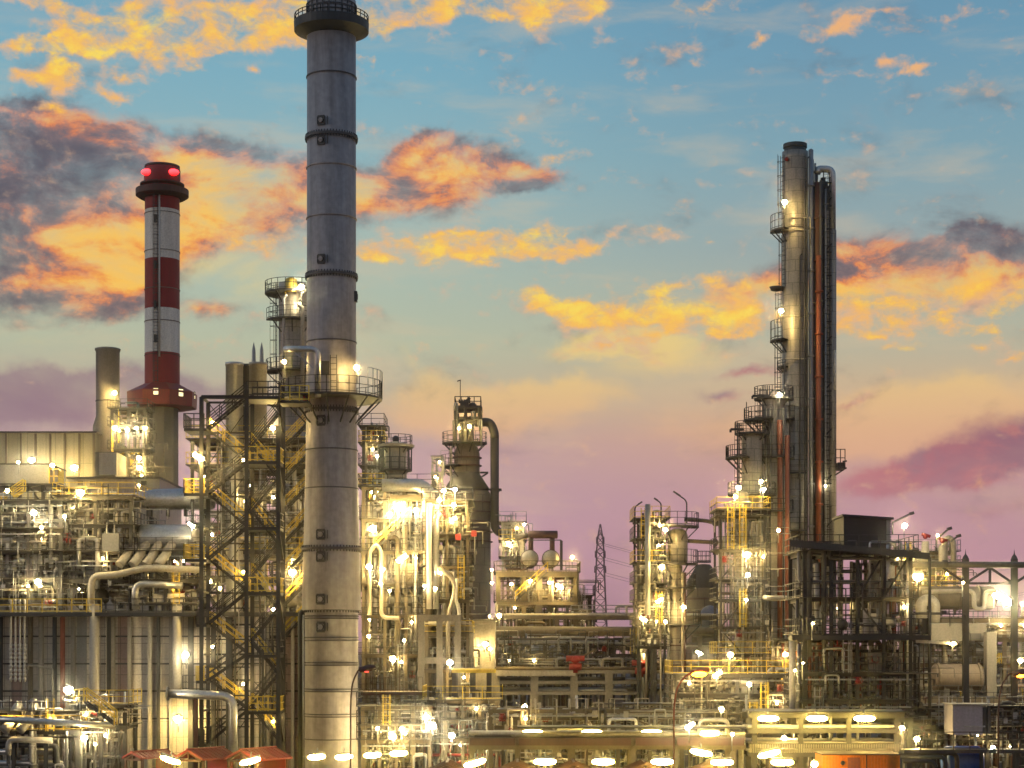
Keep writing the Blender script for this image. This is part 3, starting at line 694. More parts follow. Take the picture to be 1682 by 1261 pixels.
# ------------------------------------------------------------------ zigzag stair tower
def stair_tower():
    D = 144.5; x0, xm, xr = px(331, D), px(405, D), px(457, D)
    t = thing('stair_tower', 'dark open steel stair tower zigzagging up beside the tall grey stack', 'stair tower', ((x0 + xm) / 2, D + 1.5, 0))
    zt = pz(640, D)
    for x, top in ((x0, pz(652, D)), (xm, zt), (xr, pz(700, D))):
        for y in (D, D + 3.2): MB().ibeam((x, y, 0), (x, y, top), .3, .3).build('column', 'black' if y == D else 'dark', t)
    lat = Vector((0, 1, 0))
    Rr = [650, 757, 865, 972, 1075, 1168]; Ll = [703, 810, 918, 1025, 1118, 1222]
    for i in range(6):
        yl, yr = Ll[i], Rr[i]
        p = Vector((x0 + .35, D + .8, pz(yl, D))); q = Vector((xm - .1, D + .8, pz(yr, D)))
        f = stair(p, q, 1.0, lat).build('stair_flight', 'black', t); stair_rails(p, q, 1.0, lat).build('handrail', 'dark', f)
        if i < 5:
            p = Vector((x0 + .35, D + 2.4, pz(yl, D))); q = Vector((xm - .1, D + 2.4, pz(Rr[i + 1], D)))
            f = stair(p, q, 1.0, lat).build('stair_flight', 'dark', t); stair_rails(p, q, 1.0, lat, .035).build('handrail', 'yellow', f)
        # landings
        xa = px(302, D) if i < 3 else px(322, D)
        z = pz(yl, D)
        o = MB().box(xa, x0 + .4, D, D + 3.2, z - .22, z).build('landing', 'black', t)
        MB().rail([(x0 + .2, D, z), (xa, D, z), (xa, D + 3.2, z), (x0 + .2, D + 3.2, z)], 1.15, .7, .04).build('railing', 'yellow' if i in (1, 2, 4) else 'dark', o)
        z = pz(yr, D); xb = px(458, D)
        o = MB().box(xm - .2, xb, D, D + 3.2, z - .25, z).build('landing', 'black', t)
        MB().rail([(xm, D, z), (xb, D, z), (xb, D + 3.2, z), (xm, D + 3.2, z)], 1.15, .8, .04).build('railing', 'dark' if i % 2 == 0 else 'yellow', o)
    b = MB(); ys = [652, 703, 757, 810, 865, 918, 972, 1025, 1075, 1118, 1168, 1222]
    for k, (ya, yb) in enumerate(zip(ys, ys[1:])):
        za, zb = pz(ya, D), pz(yb, D)
        b.bar((x0, D + 3.25, za), (xm, D + 3.25, za), .16)
        if k % 2 == 0: b.bar((x0, D + 3.25, za), ((x0 + xm) / 2, D + 3.25, zb), .06); b.bar((xm, D + 3.25, za), ((x0 + xm) / 2, D + 3.25, zb), .06)
        else: b.bar((xm, D + 3.25, za), (xr, D + 3.25, zb), .06); b.bar(((x0 + xm) / 2, D + 3.25, za), (x0, D + 3.25, zb), .06)
        b.bar((x0, D, za), (x0, D + 3.2, za), .16); b.bar((xr, D, za), (xr, D + 3.2, zb), .12)
    b.build('brace', 'dark', t)
    for k in range(9):  # small lamps added inside the tower to brighten its handrails
        z = pz(690 + k * 62, D); x = (x0 + .6, xm - .5, xr - .6)[k % 3]
        MB().ball((x, D + 1.6, z), .1, 8, 6).build('fill_light', 'lampsmall', t)
        MB().bar((x, D + 1.6, z + .1), (x, D + 3.0, z + .3), .05).build('fill_light_bracket', 'galv', t)
    for k, (x, r) in enumerate(((.8, .07), (1.1, .05), (2.2, .09), (2.5, .05), (4.2, .08), (4.6, .06), (5.2, .1))): MB().path([(x0 + x, D + 3.0, .5), (x0 + x, D + 3.0, pz(680 + k * 40, D)), (x0 + x + .9, D + 3.0, pz(680 + k * 40, D))], r, 6).build('riser_pipe', 'galv' if k % 2 else 'frame', t)
    for y in (730, 784, 838, 891, 945, 998, 1050, 1096, 1143, 1195):
        z = pz(y, D); MB().bar((x0, D + 1.6, z), (xm, D + 1.6, z), .1).rail([(xm, D + 3.15, z), (xr + .3, D + 3.15, z)], 1.0, .6, .025).build('cross_member', 'dark', t)
    MB().ibeam((x0, D, pz(652, D)), (xm, D, pz(652, D)), .2, .3).build('beam', 'black', t)
    for k in range(10):
        za, zb = pz(675 + k * 54, D), pz(729 + k * 54, D)
        d_ = MB()
        if k % 2: d_.bar((xm + .2, D + .1, za), (xr - .1, D + .1, zb), .06)
        else: d_.bar((xr - .1, D + .1, za), (xm + .2, D + .1, zb), .06)
        d_.build('brace', 'black', t)
        p = Vector((xm + .2, D + 1.7, zb)); q = Vector((xr - .2, D + 1.7, za))
        if k % 2: p, q = Vector((xr - .2, D + 1.7, zb)), Vector((xm + .2, D + 1.7, za))
        f = stair(p, q, .8, lat).build('stair_flight', 'dark', t); stair_rails(p, q, .8, lat, .03).build('handrail', 'yellow' if k % 2 else 'dark', f)
    z = pz(655, D)
    o = MB().box(px(455, D) + .01, px(505, D), D + 1.0, D + 3.4, z - .2, z).build('bridge', 'black', t)
    MB().rail([(px(458, D), D + 1, z), (px(505, D), D + 1, z)], 1.2, .9, .04).build('railing', 'yellow', o)
    MB().box(px(492, D), px(503, D), D + 2.4, D + 2.9, z + .1, z + .9).build('extinguisher_box', 'red', o)
stair_tower()
def stair_tower_rear():
    D = 156.5; x0, x1 = px(460, D), px(512, D)
    t = thing('stair_tower', 'narrow stair tower with parallel rising flights half hidden behind the grey stack', 'stair tower', ((x0 + x1) / 2, D + 1, 0))
    for x in (x0, x1):
        for y in (D, D + 2.6): MB().ibeam((x, y, 0), (x, y, pz(660, D)), .26, .26).build('column', 'dark', t)
    y = 690; lat = Vector((0, 1, 0))
    while y < 1010:
        p = Vector((x0 + .3, D + .6, pz(y + 44, D))); q = Vector((x1 - .2, D + .6, pz(y, D)))
        f = stair(p, q, .9, lat).build('stair_flight', 'dark', t); stair_rails(p, q, .9, lat, .035).build('handrail', 'yellow', f)
        p2 = Vector((x1 - .2, D + 1.9, pz(y, D))); q2 = Vector((x0 + .3, D + 1.9, pz(y - 8, D)))
        for xa, xb, yy in ((x1 - .2, x1 + 1.0, y), (x0 - .9, x0 + .3, y + 44)):
            o = MB().box(xa, xb, D, D + 2.6, pz(yy, D) - .15, pz(yy, D)).build('landing', 'dark', t)
            MB().rail([(xa, D, pz(yy, D)), (xb, D, pz(yy, D))], 1.1, .7).build('railing', 'dark', o)
        y += 52
stair_tower_rear()

# ------------------------------------------------------------------ furnace house: long panelled wall at lower left
def furnace():
    D = 158; z = pz(1004, D)
    xa, xb = px(-90, D), px(506, D)
    t = thing('furnace_house', 'long grey brown panelled furnace wall filling the lower left below the walkway', 'furnace', ((xa + xb) / 2, D + 8, 0))
    MB().box(xa, xb, D, D + 16, 0, z - .3).build('wall', 'panel', t)
    for x, w, m in ((28, 16, 'panelred'), (205, 22, 'panelred'), (232, 24, 'panel'), (480, 30, 'panelred'), (135, 16, 'greysheet')):
        MB().box(px(x - w / 2, D), px(x + w / 2, D), D - .16, D - .002, 0, z - .4).build('wall_panel', m, t)
    for x, w, m in ((2, 8, 'dark'), (52, 6, 'tan'), (70, 7, 'conc'), (92, 5, 'dark'), (105, 6, 'rust'), (122, 6, 'conc'), (181, 7, 'dark'), (188, 5, 'conc'), (215, 6, 'pale'), (248, 6, 'pale'), (262, 4, 'dark'), (283, 5, 'pale'), (315, 8, 'frame'), (352, 7, 'dark'), (378, 10, 'dark'), (435, 8, 'dark'), (442, 5, 'conc'), (458, 5, 'dark'), (482, 5, 'pale'), (497, 6, 'dark')):
        MB().ibeam((px(x, D), D - .45, 0), (px(x, D), D - .45, z - .5), w * D / F, .5).build('buttress', m, t)
    b = MB()
    for y in (1045, 1090, 1135, 1180): b.bar((xa, D - .12, pz(y, D)), (xb, D - .12, pz(y, D)), .1, .14)
    b.build('girt', 'frame', t)
    o = MB().box(xa, px(498, D), D - 2.0, D + .4, z - .45, z - .12).build('walkway', 'dark', t)
    MB().rail([(xa, D - 1.95, z - .12), (px(175, D), D - 1.95, z - .12)], 1.15, 1.3, .045).build('railing', 'yellow', o)
    MB().rail([(px(176, D), D - 1.95, z - .12), (px(330, D), D - 1.95, z - .12)], 1.15, 1.1, .04).build('railing', 'dark', o)
    MB().box(xa, xb, D + .5, D + 16, z - .3, z).build('roof', 'concdark', t)
    for x, r, y0, y1, m in ((155, .43, 1004, 1160, 'pale'), (291, .40, 1004, 1138, 'pale')):
        MB().path([(px(x, D - 1.6), D - 1.6, pz(y0 - 12, D - 1.6)), (px(x, D - 1.6), D - 1.6, pz(y1, D - 1.6)), (px(x, D), D + .2, pz(y1, D))], r, 12).build('downpipe', m, t)
    for i in range(4):
        x = 18 + i * 7.5; E = D - 1.4
        p = MB().path([(px(x, E), E, pz(1120, E)), (px(x, E), E, pz(985, E)), (px(x - 4, E), E, pz(985, E))], .09, 8)
        for k in range(9): p.ball((px(x, E), E, pz(1115 - k * 7, E)), .17, 6, 4)
        p.build('sample_line', 'white', t)
    MB().path([W(45, 1100, D - 1), W(45, 1092, D - 1), W(86, 1098, D - 1), W(86, 1170, D - 1)], .1, 6).build('small_pipe', 'pale', t)
    z2 = pz(1133, 154)
    o = MB().box(px(300, 154), px(334, 154), 154, 156.5, z2 - .15, z2).build('balcony', 'dark', t)
    MB().rail([(px(300, 154), 156, z2), (px(300, 154), 154, z2), (px(334, 154), 154, z2), (px(334, 154), 156, z2)], 1.2, .6, .03).build('railing', 'dark', o)
    ladder((px(170, D - .9), D - .9, 0), (px(170, D - .9), D - .9, z), .5, False).build('ladder', 'pale', t)
furnace()
tp = thing('steam_pipe', 'fat pale pipe running level across the stair tower then turning down to the ground', 'pipe', tuple(W(385, 1299, 143.5)))
MB().path([W(276, 1139, 143.5), W(383, 1143, 143.5), W(383, 1310, 143.5)], .36, 14, 1.0).build('pipe_run', 'alu', tp)
MB().tube(W(274, 1139, 143.5), W(277, 1139, 143.5), .55, 14).build('blind_flange', 'galv', tp)
MB().bar(W(322, 1143, 143.5), W(322, 1330, 143.5), .3).build('prop', 'brown', tp)

# ------------------------------------------------------------------ plant on the furnace roof
zr = pz(1004, 158)
LM = ['alu', 'pale', 'white', 'galv', 'alu', 'frame']
tA = module('process_structure', 'crowded pipe structure at the left edge above the furnace wall, beside the grey shed', -60, 100, 160, 9, [822, 868, 905, 950], 11, base=zr, vp=22, hp=16, ep=16, drums=3, vess=4, valves=12, boxes=4, mats=LM, steel='dark', bays=3, rmax=.32)
tB = module('process_structure', 'pipe structure above the furnace wall left of the small silver stacks', 98, 215, 161, 9, [815, 862, 905, 952], 12, base=zr, vp=20, hp=16, ep=14, drums=3, vess=3, valves=12, boxes=3, mats=LM, steel='frame', bays=2, rmax=.34)
tC = module('process_structure', 'pipe structure with a fat drum between the furnace wall and the stair tower', 214, 330, 161, 9, [905, 952], 13, base=zr, vp=12, hp=12, ep=12, drums=1, vess=1, valves=10, boxes=2, mats=LM, steel='dark', bays=2, rmax=.3)
MB().drum(W(236, 884, 163), W(318, 884, 163), 1.25, 24).build('large_drum', 'alu', tC)
MB().box(px(168, 160), px(195, 160), 160, 162, pz(905, 160), pz(876, 160)).build('cabinet', 'greysheet', tB)
for i in range(4):
    x = 196 + i * 21
    MB().path([W(x, 928, 160), W(x + 10, 916, 160.5), W(x + 22, 896, 161.5), W(x + 26, 890, 164)], .4, 12, 1.0).build('inclined_duct', 'pale', tC)
MB().path([W(150, 1002, 159), W(150, 945, 159), W(186, 945, 159), W(240, 932, 159), W(330, 936, 159)], .3, 12, 1.0).build('large_pipe', 'pale', tC)
MB().path([W(222, 1000, 159), W(222, 958, 159), W(300, 962, 159)], .3, 12, .8).build('large_pipe', 'alu', tC)
d = thing('transfer_duct', 'big tapering silver duct lying level high above the left pipework', 'duct', tuple(W(250, 830, 166)))
MB().lathe(W(168, 822, 166), [(.01, 0), (.55, .02), (.6, 2.5), (.95, 5), (1.0, 10), (.9, 10.2), (.01, 10.3)], 18, (1, 0, .02)).build('duct_body', 'alu', d)
for x in (180, 212, 244, 276, 305): MB().box(px(x, 166) - .1, px(x, 166) + .1, 165.5, 166.5, pz(848, 166), pz(825, 166)).build('saddle', 'frame', d)
# conveyor-like inclined gallery stairs etc. at the very bottom left
tD = module('process_structure', 'low knot of pipes at the bottom left corner in front of the furnace wall', -30, 128, 140, 5, [1168, 1200], 14, vp=12, hp=14, ep=12, drums=2, vess=1, valves=8, boxes=2, mats=LM, steel='dark', bays=3, rmax=.4)
for i in range(2):
    x = 6 + i * 26
    MB().path([W(x, 1200, 139), W(x + 10, 1188, 139.4), W(x + 20, 1168, 140), W(x + 24, 1160, 142)], .38, 12, 1.0).build('inclined_duct', 'pale', tD)
MB().path([W(-20, 1180, 138.5), W(60, 1184, 138.5), W(190, 1192, 138.5)], .24, 12).build('large_pipe', 'alu', tD)
MB().path([W(14, 1240, 138.8), W(14, 1214, 138.8), W(86, 1216, 138.8)], .24, 12, .8).build('large_pipe', 'pale', tD)
p, q = W(190, 1190, 138), W(140, 1152, 138)
f = stair(p, q, .9, Vector((0, 1, 0))).build('stair_flight', 'black', tD); stair_rails(p, q, .9, Vector((0, 1, 0)), .05).build('handrail', 'yellow', f)
tE = module('process_structure', 'pipe knot with a bright lamp left of the red shelters, before the furnace wall', 126, 205, 141, 4, [1158, 1192], 15, vp=8, hp=8, ep=10, drums=1, vess=1, valves=6, boxes=2, mats=LM, steel='black', bays=2, rmax=.3)

# ------------------------------------------------------------------ far left buildings and chimneys
b = thing('boiler_house', 'large corrugated boiler house with a flat roof lit yellow from below, far left', 'building', (px(60, 245), 255, 0))
MB().box(px(-120, 245), px(157, 245), 245, 275, 0, pz(711, 245)).build('wall', 'sheet', b)
MB().box(px(-120, 245) - .2, px(157, 245) + .2, 244.7, 275, pz(711, 245), pz(708.5, 245)).build('roof', 'dark', b)
for x in range(-110, 158, 24): MB().box(px(x, 244.8) - .12, px(x, 244.8) + .12, 244.75, 244.98, 0, pz(712, 245)).build('downpipe', 'tan', b)
b = thing('annex_building', 'low beige annex with a flat dark roof edge in front of the striped chimney', 'building', (px(180, 225), 232, 0))
MB().box(px(112, 225), px(262, 225), 225, 240, 0, pz(786, 225)).build('wall', 'pale', b)
MB().box(px(110, 225), px(264, 225), 224.6, 240.3, pz(786, 225), pz(783, 225)).build('roof', 'dark', b)
for x in (128, 148, 232): MB().box(px(x, 225), px(x + 9, 225), 224.85, 225.02, pz(797, 225), pz(790, 225)).build('window', 'dark', b)
MB().box(px(155, 229), px(190, 229), 229, 236, pz(783, 225), pz(742, 229)).build('plant_room', 'concdark', b)
MB().box(px(163, 228.8), px(192, 228.8), 228.7, 229, pz(780, 229), pz(744, 229)).build('louvre', 'pale', b)
b = thing('equipment_shed', 'boxy grey windowless shed raised on dark legs at the left edge', 'shed', (px(40, 186), 189, 0))
MB().box(px(-60, 186), px(80, 186), 186, 193, pz(794, 186), pz(763, 186)).build('body', 'greysheet', b)
MB().box(px(-61, 186), px(97, 186), 185.6, 193.4, pz(797, 186), pz(794, 186)).build('floor_slab', 'dark', b)
MB().box(px(-61, 186), px(82, 186), 185.8, 193.2, pz(763, 186), pz(761.5, 186)).build('roof', 'dark', b)
for x in (-50, -10, 30, 70, 95): MB().bar((px(x, 186), 186.3, 0), (px(x, 186), 186.3, pz(797, 186)), .35).build('leg', 'dark', b)
for x in (70, 95):
    MB().bar((px(x, 186), 186.3, pz(830, 186)), (px(x - 25, 186), 186.3, pz(797, 186)), .18).build('brace', 'dark', b)
o = MB().box(px(80, 186), px(97, 186), 186, 188, pz(797, 186) + .2, pz(797, 186) + .3).build('balcony', 'dark', b)
MB().rail([(px(81, 186), 186, pz(796, 186)), (px(96, 186), 186, pz(796, 186)), (px(96, 186), 188, pz(796, 186))], 1.6, .5, .05).build('railing', 'yellow', o)
p, q = W(0, 832, 184), W(40, 805, 184)
f = stair(p, q, .9, Vector((0, 1, 0))).build('stair_flight', 'yellow', b); stair_rails(p, q, .9, Vector((0, 1, 0)), .06).build('handrail', 'yellow', f)

c = thing('concrete_chimney', 'short plain grey chimney with a thin lip, left of the red striped one', 'chimney', (px(177, 250), 250, 0))
s_ = 250 / F
MB().lathe((px(177, 250), 250, 0), [(27 * s_, 0), (24 * s_, pz(700, 250)), (19 * s_, pz(684, 250)), (19.3 * s_, pz(577, 250)), (20.8 * s_, pz(576, 250)), (20.8 * s_, pz(573, 250)), (18.5 * s_, pz(572, 250)), (18 * s_, pz(590, 250)), (.01, pz(590, 250))], 40).build('shaft', 'conc', c)
MB().lathe((px(177, 250), 250, 0), [(19.4 * s_, pz(660, 250)), (19.9 * s_, pz(660, 250)), (19.9 * s_, pz(658, 250)), (19.4 * s_, pz(658, 250))], 40).build('band', 'frame', c)

def striped():
    D = 260; cx = px(266.5, D); s = D / F; c = (cx, D, 0)
    t = thing('striped_chimney', 'tall chimney banded red and white with red beacons on top', 'chimney', (cx, D, 0))
    MB().lathe(c, [(28.5 * s, pz(640, D)), (28.2 * s, pz(300, D)), (29.5 * s, pz(296, D)), (29.5 * s, pz(280, D)), (27.5 * s, pz(274, D)), (25 * s, pz(274, D)), (24 * s, pz(285, D)), (.01, pz(285, D))], 44).build('shaft', 'banded', t)
    MB().lathe(c, [(27.9 * s, pz(277, D)), (28.6 * s, pz(277.5, D)), (28.6 * s, pz(273, D)), (25 * s, pz(272.5, D))], 40).build('cap', 'dark', t)
    MB().lathe(c, [(28.6 * s, pz(307, D)), (36 * s, pz(305, D)), (36 * s, pz(302.5, D)), (28.6 * s, pz(302.5, D))], 36, smooth=False).build('upper_gallery', 'brown', t)
    g = MB().lathe(c, [(28.8 * s, pz(327, D)), (37 * s, pz(326, D)), (43 * s, pz(322, D)), (43 * s, pz(312, D)), (41.5 * s, pz(312, D)), (41.5 * s, pz(318, D)), (28.8 * s, pz(318, D))], 36, smooth=False).build('gallery', 'brown', t)
    for y in (352, 414, 476, 529, 584): MB().lathe(c, [(28 * s, pz(y + 1, D)), (29.2 * s, pz(y + 1, D)), (29.2 * s, pz(y, D)), (28 * s, pz(y, D))], 40).build('seam_ring', 'conc' if y < 500 else 'brown', t)
    ladder((cx - 5 * s, D - 29.5 * s, pz(632, D)), (cx - 5 * s, D - 29.5 * s, pz(305, D)), .55, True).build('ladder', 'frame', t)
    for y in (365, 440, 505, 560): MB().box(cx - 7.5 * s, cx - 3.5 * s, D - 31.5 * s, D - 29 * s, pz(y + 7, D), pz(y - 6, D)).build('rest_cage', 'frame', t)
    MB().tube((cx + 1 * s, D - 29.3 * s, pz(590, D)), (cx + 1 * s, D - 29.3 * s, pz(310, D)), .13, 6).build('cable_duct', 'white', t)
    n = 8
    h = MB().lathe(c, [(30 * s, pz(671, D)), (57 * s, pz(670, D)), (58 * s, pz(646, D)), (29 * s, pz(631, D))], n, smooth=False, a0=-112.5, a1=247.5).build('cabin', 'red', t)
    s2 = math.cos(math.pi / 8)
    for ang, off, w in ((-90, 0, 9), (-90, 0, 0), (-45, 0, 10), (-45, 10, 0), (-90, -20, 0), (0, 0, 9)):
        if not w: continue
        a = R(ang); nn = Vector((math.cos(a), math.sin(a), 0)); u = Vector((-math.sin(a), math.cos(a), 0))
        p = Vector((cx, D, pz(650, D))) + nn * 57.6 * s * s2 + u * off * s
        k = w * s / 2; wz = Vector((0, 0, 1))
        f = MB()
        for e in (-1, 1): f.bar(p + u * k * e - wz * k * 1.3, p + u * k * e + wz * k * 1.3, .1, .14); f.bar(p - u * k + wz * k * 1.3 * e, p + u * k + wz * k * 1.3 * e, .1, .14)
        f = f.build('window', 'brown', t)
        q = MB(); q.add([p - u * k - wz * k * 1.3 + nn * .02, p + u * k - wz * k * 1.3 + nn * .02, p + u * k + wz * k * 1.3 + nn * .02, p - u * k + wz * k * 1.3 + nn * .02], [(0, 1, 2, 3)]); q.build('pane', 'window', f)
    MB().lathe(c, [(28 * s, 0), (26.5 * s, pz(800, D)), (26.5 * s, pz(671, D))], 10, smooth=False).build('plinth', 'concdark', t)
    for x, y in ((-20, -21.5), (21, -20.5)): 
        MB().ball((cx + x * s, D + y * s, pz(288, D)), .62, 12, 8, 1.5, .8, .8).build('beacon', 'lampred', t)
striped()
t = module('lattice_frame', 'small open steel frame glowing with lamps between the grey and striped chimneys', 184, 238, 236, 4, [671, 700, 738, 770], 21, cat='steel frame', bays=2, base=pz(786, 236), steel='dark', vp=5, hp=4, ep=3, drums=1, vess=1, valves=2, boxes=2, ladders=1, mats=['yellow', 'tan', 'pale'], wid=.35, cables=0)

# ------------------------------------------------------------------ silver stacks and columns left of the grey stack
def flue(xc, D, r, ytop, base, label, m='alu', rain=False):
    t = thing('flue_stack', label, 'flue stack', (px(xc, D), D, base)); c = (px(xc, D), D, 0); zt = pz(ytop, D)
    MB().lathe(c, [(r, base), (r, zt - .25), (r * 1.06, zt - .25), (r * 1.06, zt), (r * .92, zt), (r * .9, zt - 1.5), (.01, zt - 1.5)], 28).build('pipe_body', m, t)
    z = base + 3
    while z < zt - 2:
        MB().lathe(c, [(r, z), (r * 1.07, z), (r * 1.07, z + .12), (r, z + .12)], 28).build('joint_ring', 'galv', t); z += 3.2
    if rain:
        for dx in (-.5, .4): MB().lathe((c[0] + r * dx, D, 0), [(.2, zt - .1), (.16, zt + 1.2), (.01, zt + 1.9)], 8).build('vent_tip', 'galv', t)
    return t
flue(385, 164, .78, 596, zr, 'leftmost of the silver flue stacks behind the stair tower')
flue(424, 166, .80, 596, zr, 'pale flue stack with two thin vent tips beside the grey stack', 'pale', True)
flue(405, 168, .42, 598, zr, 'thin dark flue between the two silver flue stacks', 'frame')
cA, cxA, ztA = column('column', 'silver column with lamp lit top deck rising just behind the left of the grey stack', 481, 466, 186, 1.45, 0, 'cladgrey', decks=((482, 1.4, 90, 330), (527, 1.3, 200, 400), (610, 1.3, 150, 400), (663, 1.3, 100, 400)), top='flat')
MB().lathe((px(478, 184.3), 184.3, 0), [(.62, pz(480, 184)), (.62, pz(458, 184)), (.3, pz(455, 184)), (.01, pz(454, 184))], 16).build('vent_hood', 'yellow', cA)  # yellow paint stands in for lamp light on the hood
MB().path([W(497, 640, 183.4), W(497, 505, 183.4), W(489, 500, 183.4)], .2, 8).build('riser_pipe', 'pale', cA)
MB().path([W(466, 700, 183.8), W(466, 488, 183.8), W(472, 484, 183.8)], .15, 8).build('riser_pipe', 'galv', cA)
module('process_structure', 'brightly lit pipe structure seen through the dark stair tower', 316, 512, 164, 7, [722, 765, 812, 860, 905, 950], 31, base=zr, vp=26, hp=18, ep=16, drums=4, vess=6, valves=14, boxes=4, mats=['pale', 'alu', 'white', 'galv'], steel='frame', bays=4, rmax=.36)
# ------------------------------------------------------------------ bright unit right of the grey stack
GM = ['pale', 'alu', 'frame', 'pale', 'galv', 'tan', 'galv', 'concdark']
tG = module('process_structure', 'brightest tall pipe structure directly right of the grey stack', 597, 702, 172, 9, [800, 852, 905, 958, 1010, 1075, 1135], 41, vp=44, hp=30, ep=34, drums=6, vess=9, valves=30, boxes=8, mats=GM, steel='tan', bays=3, rmax=.42, ladders=3, stairs=1)
MB().path([W(628, 797, 171), W(690, 797, 171), W(704, 806, 171), W(704, 840, 171)], .62, 14, 1.2).build('overhead_line', 'alu', tG)
MB().path([W(607, 1010, 170.5), W(607, 905, 170.5), W(618, 893, 170.5), W(626, 905, 170.5), W(626, 1015, 170.5), W(655, 1015, 170.5)], .2, 12, .9).build('large_pipe', 'pale', tG)
MB().path([W(705, 1000, 169), W(705, 826, 169)], .25, 14).build('large_pipe', 'white', tG)
MB().path([W(716, 1000, 169.2), W(716, 850, 169.2), W(724, 842, 169.2)], .28, 12).build('large_pipe', 'alu', tG)
MB().box(px(640, 171), px(702, 171), 171.2, 176, pz(822, 171), pz(812, 171)).build('canopy', 'tan', tG)
tG2 = module('process_structure', 'pipe structure with a dark railed balcony in front of the brown tower', 701, 768, 170, 8, [822, 878, 930, 985, 1040, 1100], 42, vp=30, hp=20, ep=22, drums=4, vess=5, valves=18, boxes=5, mats=GM, steel='tan', bays=2, rmax=.36, ladders=2)
MB().path([W(736, 1098, 168.8), W(736, 1010, 168.8), W(744, 985, 168.8), W(748, 960, 168.8), W(738, 945, 168.8), W(722, 932, 168.8)], .19, 12, .8).build('large_pipe', 'pale', tG2)
MB().path([W(754, 1033, 168.8), W(754, 1000, 168.8), W(748, 985, 168.8), W(750, 950, 168.8)], .17, 12, .8).build('large_pipe', 'white', tG2)
for x, y in ((748, 882), (774, 876)): MB().box(px(x, 169), px(x + 9, 169), 168.9, 169.2, pz(y + 5, 169), pz(y - 5, 169)).build('notice_board', 'red', tG2)
tG3 = module('process_structure', 'small lit deck tower tucked behind the right edge of the grey stack', 597, 624, 178, 4, [700, 728, 765, 798], 43, base=pz(852, 178), vp=10, hp=6, ep=8, drums=1, vess=2, valves=6, boxes=2, mats=GM, steel='frame', bays=1, rmax=.25)
v, vx, vz = column('vessel_platform', 'squat vertical vessel with a railed roof deck above the bright unit', 650, 728, 174, 1.05, pz(800, 174), 'pale', decks=((735, .55, 0, 360), (772, .5, 0, 360)), cat='vessel')
for i in range(10):
    a = R(i * 36); p = Vector((vx + 1.5 * math.cos(a), 174 + 1.5 * math.sin(a), pz(772, 174))); MB().bar(p, p + Vector((0, 0, pz(732, 174) - pz(772, 174))), .12).build('post', 'dark', v)
MB().lathe((vx, 174, 0), [(1.75, pz(735, 174)), (1.8, pz(731, 174)), (.5, pz(726, 174)), (.01, pz(724, 174))], 20, smooth=False).build('canopy', 'pale', v)
MB().ball((vx, 174, pz(721, 174)), .35, 8, 6).build('top_valve', 'dark', v)
MB().path([(vx - .6, 173.5, pz(798, 174)), (vx - .6, 173.2, pz(782, 174)), (vx + .9, 173.2, pz(782, 174)), (vx + .9, 173.2, pz(850, 174))], .3, 10).build('outlet_pipe', 'pale', v)

def conc_frame(name, label, xs, D, depth, ys, w=.75, m='conc', cat='concrete frame'):
    t = thing(name, label, cat, (px((xs[0] + xs[-1]) / 2, D), D + depth / 2, 0)); zt = pz(ys[0], D)
    for x in xs:
        for y in (D, D + depth): MB().box(px(x, D) - w / 2, px(x, D) + w / 2, y - w / 2, y + w / 2, 0, zt).build('pillar', m, t)
    for y in ys:
        b = MB()
        for yy in (D, D + depth): b.box(px(xs[0], D) - w * .6, px(xs[-1], D) + w * .6, yy - w * .42, yy + w * .42, pz(y, D) - .55, pz(y, D) + .02)
        b.build('crossbeam', m, t)
    return t
t = conc_frame('concrete_portal', 'pale concrete frame standing low under the brightest pipe structure', (692, 722, 752), 166, 5, (1010, 1080, 1150), .55)
b = thing('switch_house', 'tall beige cabin with a door and lit wall, left of the blue pipe bundle', 'building', (px(790, 180), 183, 0))
MB().box(px(765, 180), px(813, 180), 180, 187, 0, pz(1020, 180)).build('wall', 'pale', b)
MB().box(px(763, 180), px(815, 180), 179.6, 187.4, pz(1020, 180), pz(1017, 180)).build('roof', 'conc', b)
o = MB().box(px(770, 180), px(787, 180), 179.9, 179.99, pz(1095, 180), pz(1047, 180)).build('door', 'white', b)
MB().box(px(784, 180), px(785.5, 180), 179.8, 179.9, pz(1074, 180), pz(1071, 180)).build('handle', 'dark', o)
MB().box(px(794, 180), px(804, 180), 179.9, 179.99, pz(1070, 180), pz(1052, 180)).build('window', 'dark', b)
t = thing('yellow_gantry', 'table like gantry with a bright yellow top beam on dark legs', 'gantry', (px(778, 158), 160, 0))
MB().box(px(742, 158), px(814, 158), 157.6, 158.2, pz(1105, 158), pz(1099, 158)).box(px(742, 158), px(814, 158), 161.6, 162.2, pz(1105, 158), pz(1099, 158)).build('top_beam', 'yellow', t)
for x in (746, 776, 803):
    for y in (157.9, 161.9): MB().ibeam((px(x, 158), y, 0), (px(x, 158), y, pz(1105, 158)), .4, .4).build('leg', 'frame', t)
MB().rail([(px(742, 158), 157.7, pz(1099, 158)), (px(812, 158), 157.7, pz(1099, 158))], 1.0, 1.2, .04).build('railing', 'pale', t)
t = thing('walkway', 'short walkway with closely spaced upright railing bars right of the grey stack base', 'walkway', (px(640, 155), 156.5, 0))
z = pz(1136, 155)
MB().box(px(593, 155), px(694, 155), 155, 158, z - .3, z).build('deck', 'brown', t)
r_ = MB().rail([(px(593, 155), 155.05, z), (px(694, 155), 155.05, z)], 1.25, .32, .025, (1.0, .08)); r_.build('railing', 'brown', t)
for x in (598, 640, 690): MB().ibeam((px(x, 155), 156, 0), (px(x, 155), 156, z - .3), .3, .3).build('leg', 'tan', t)
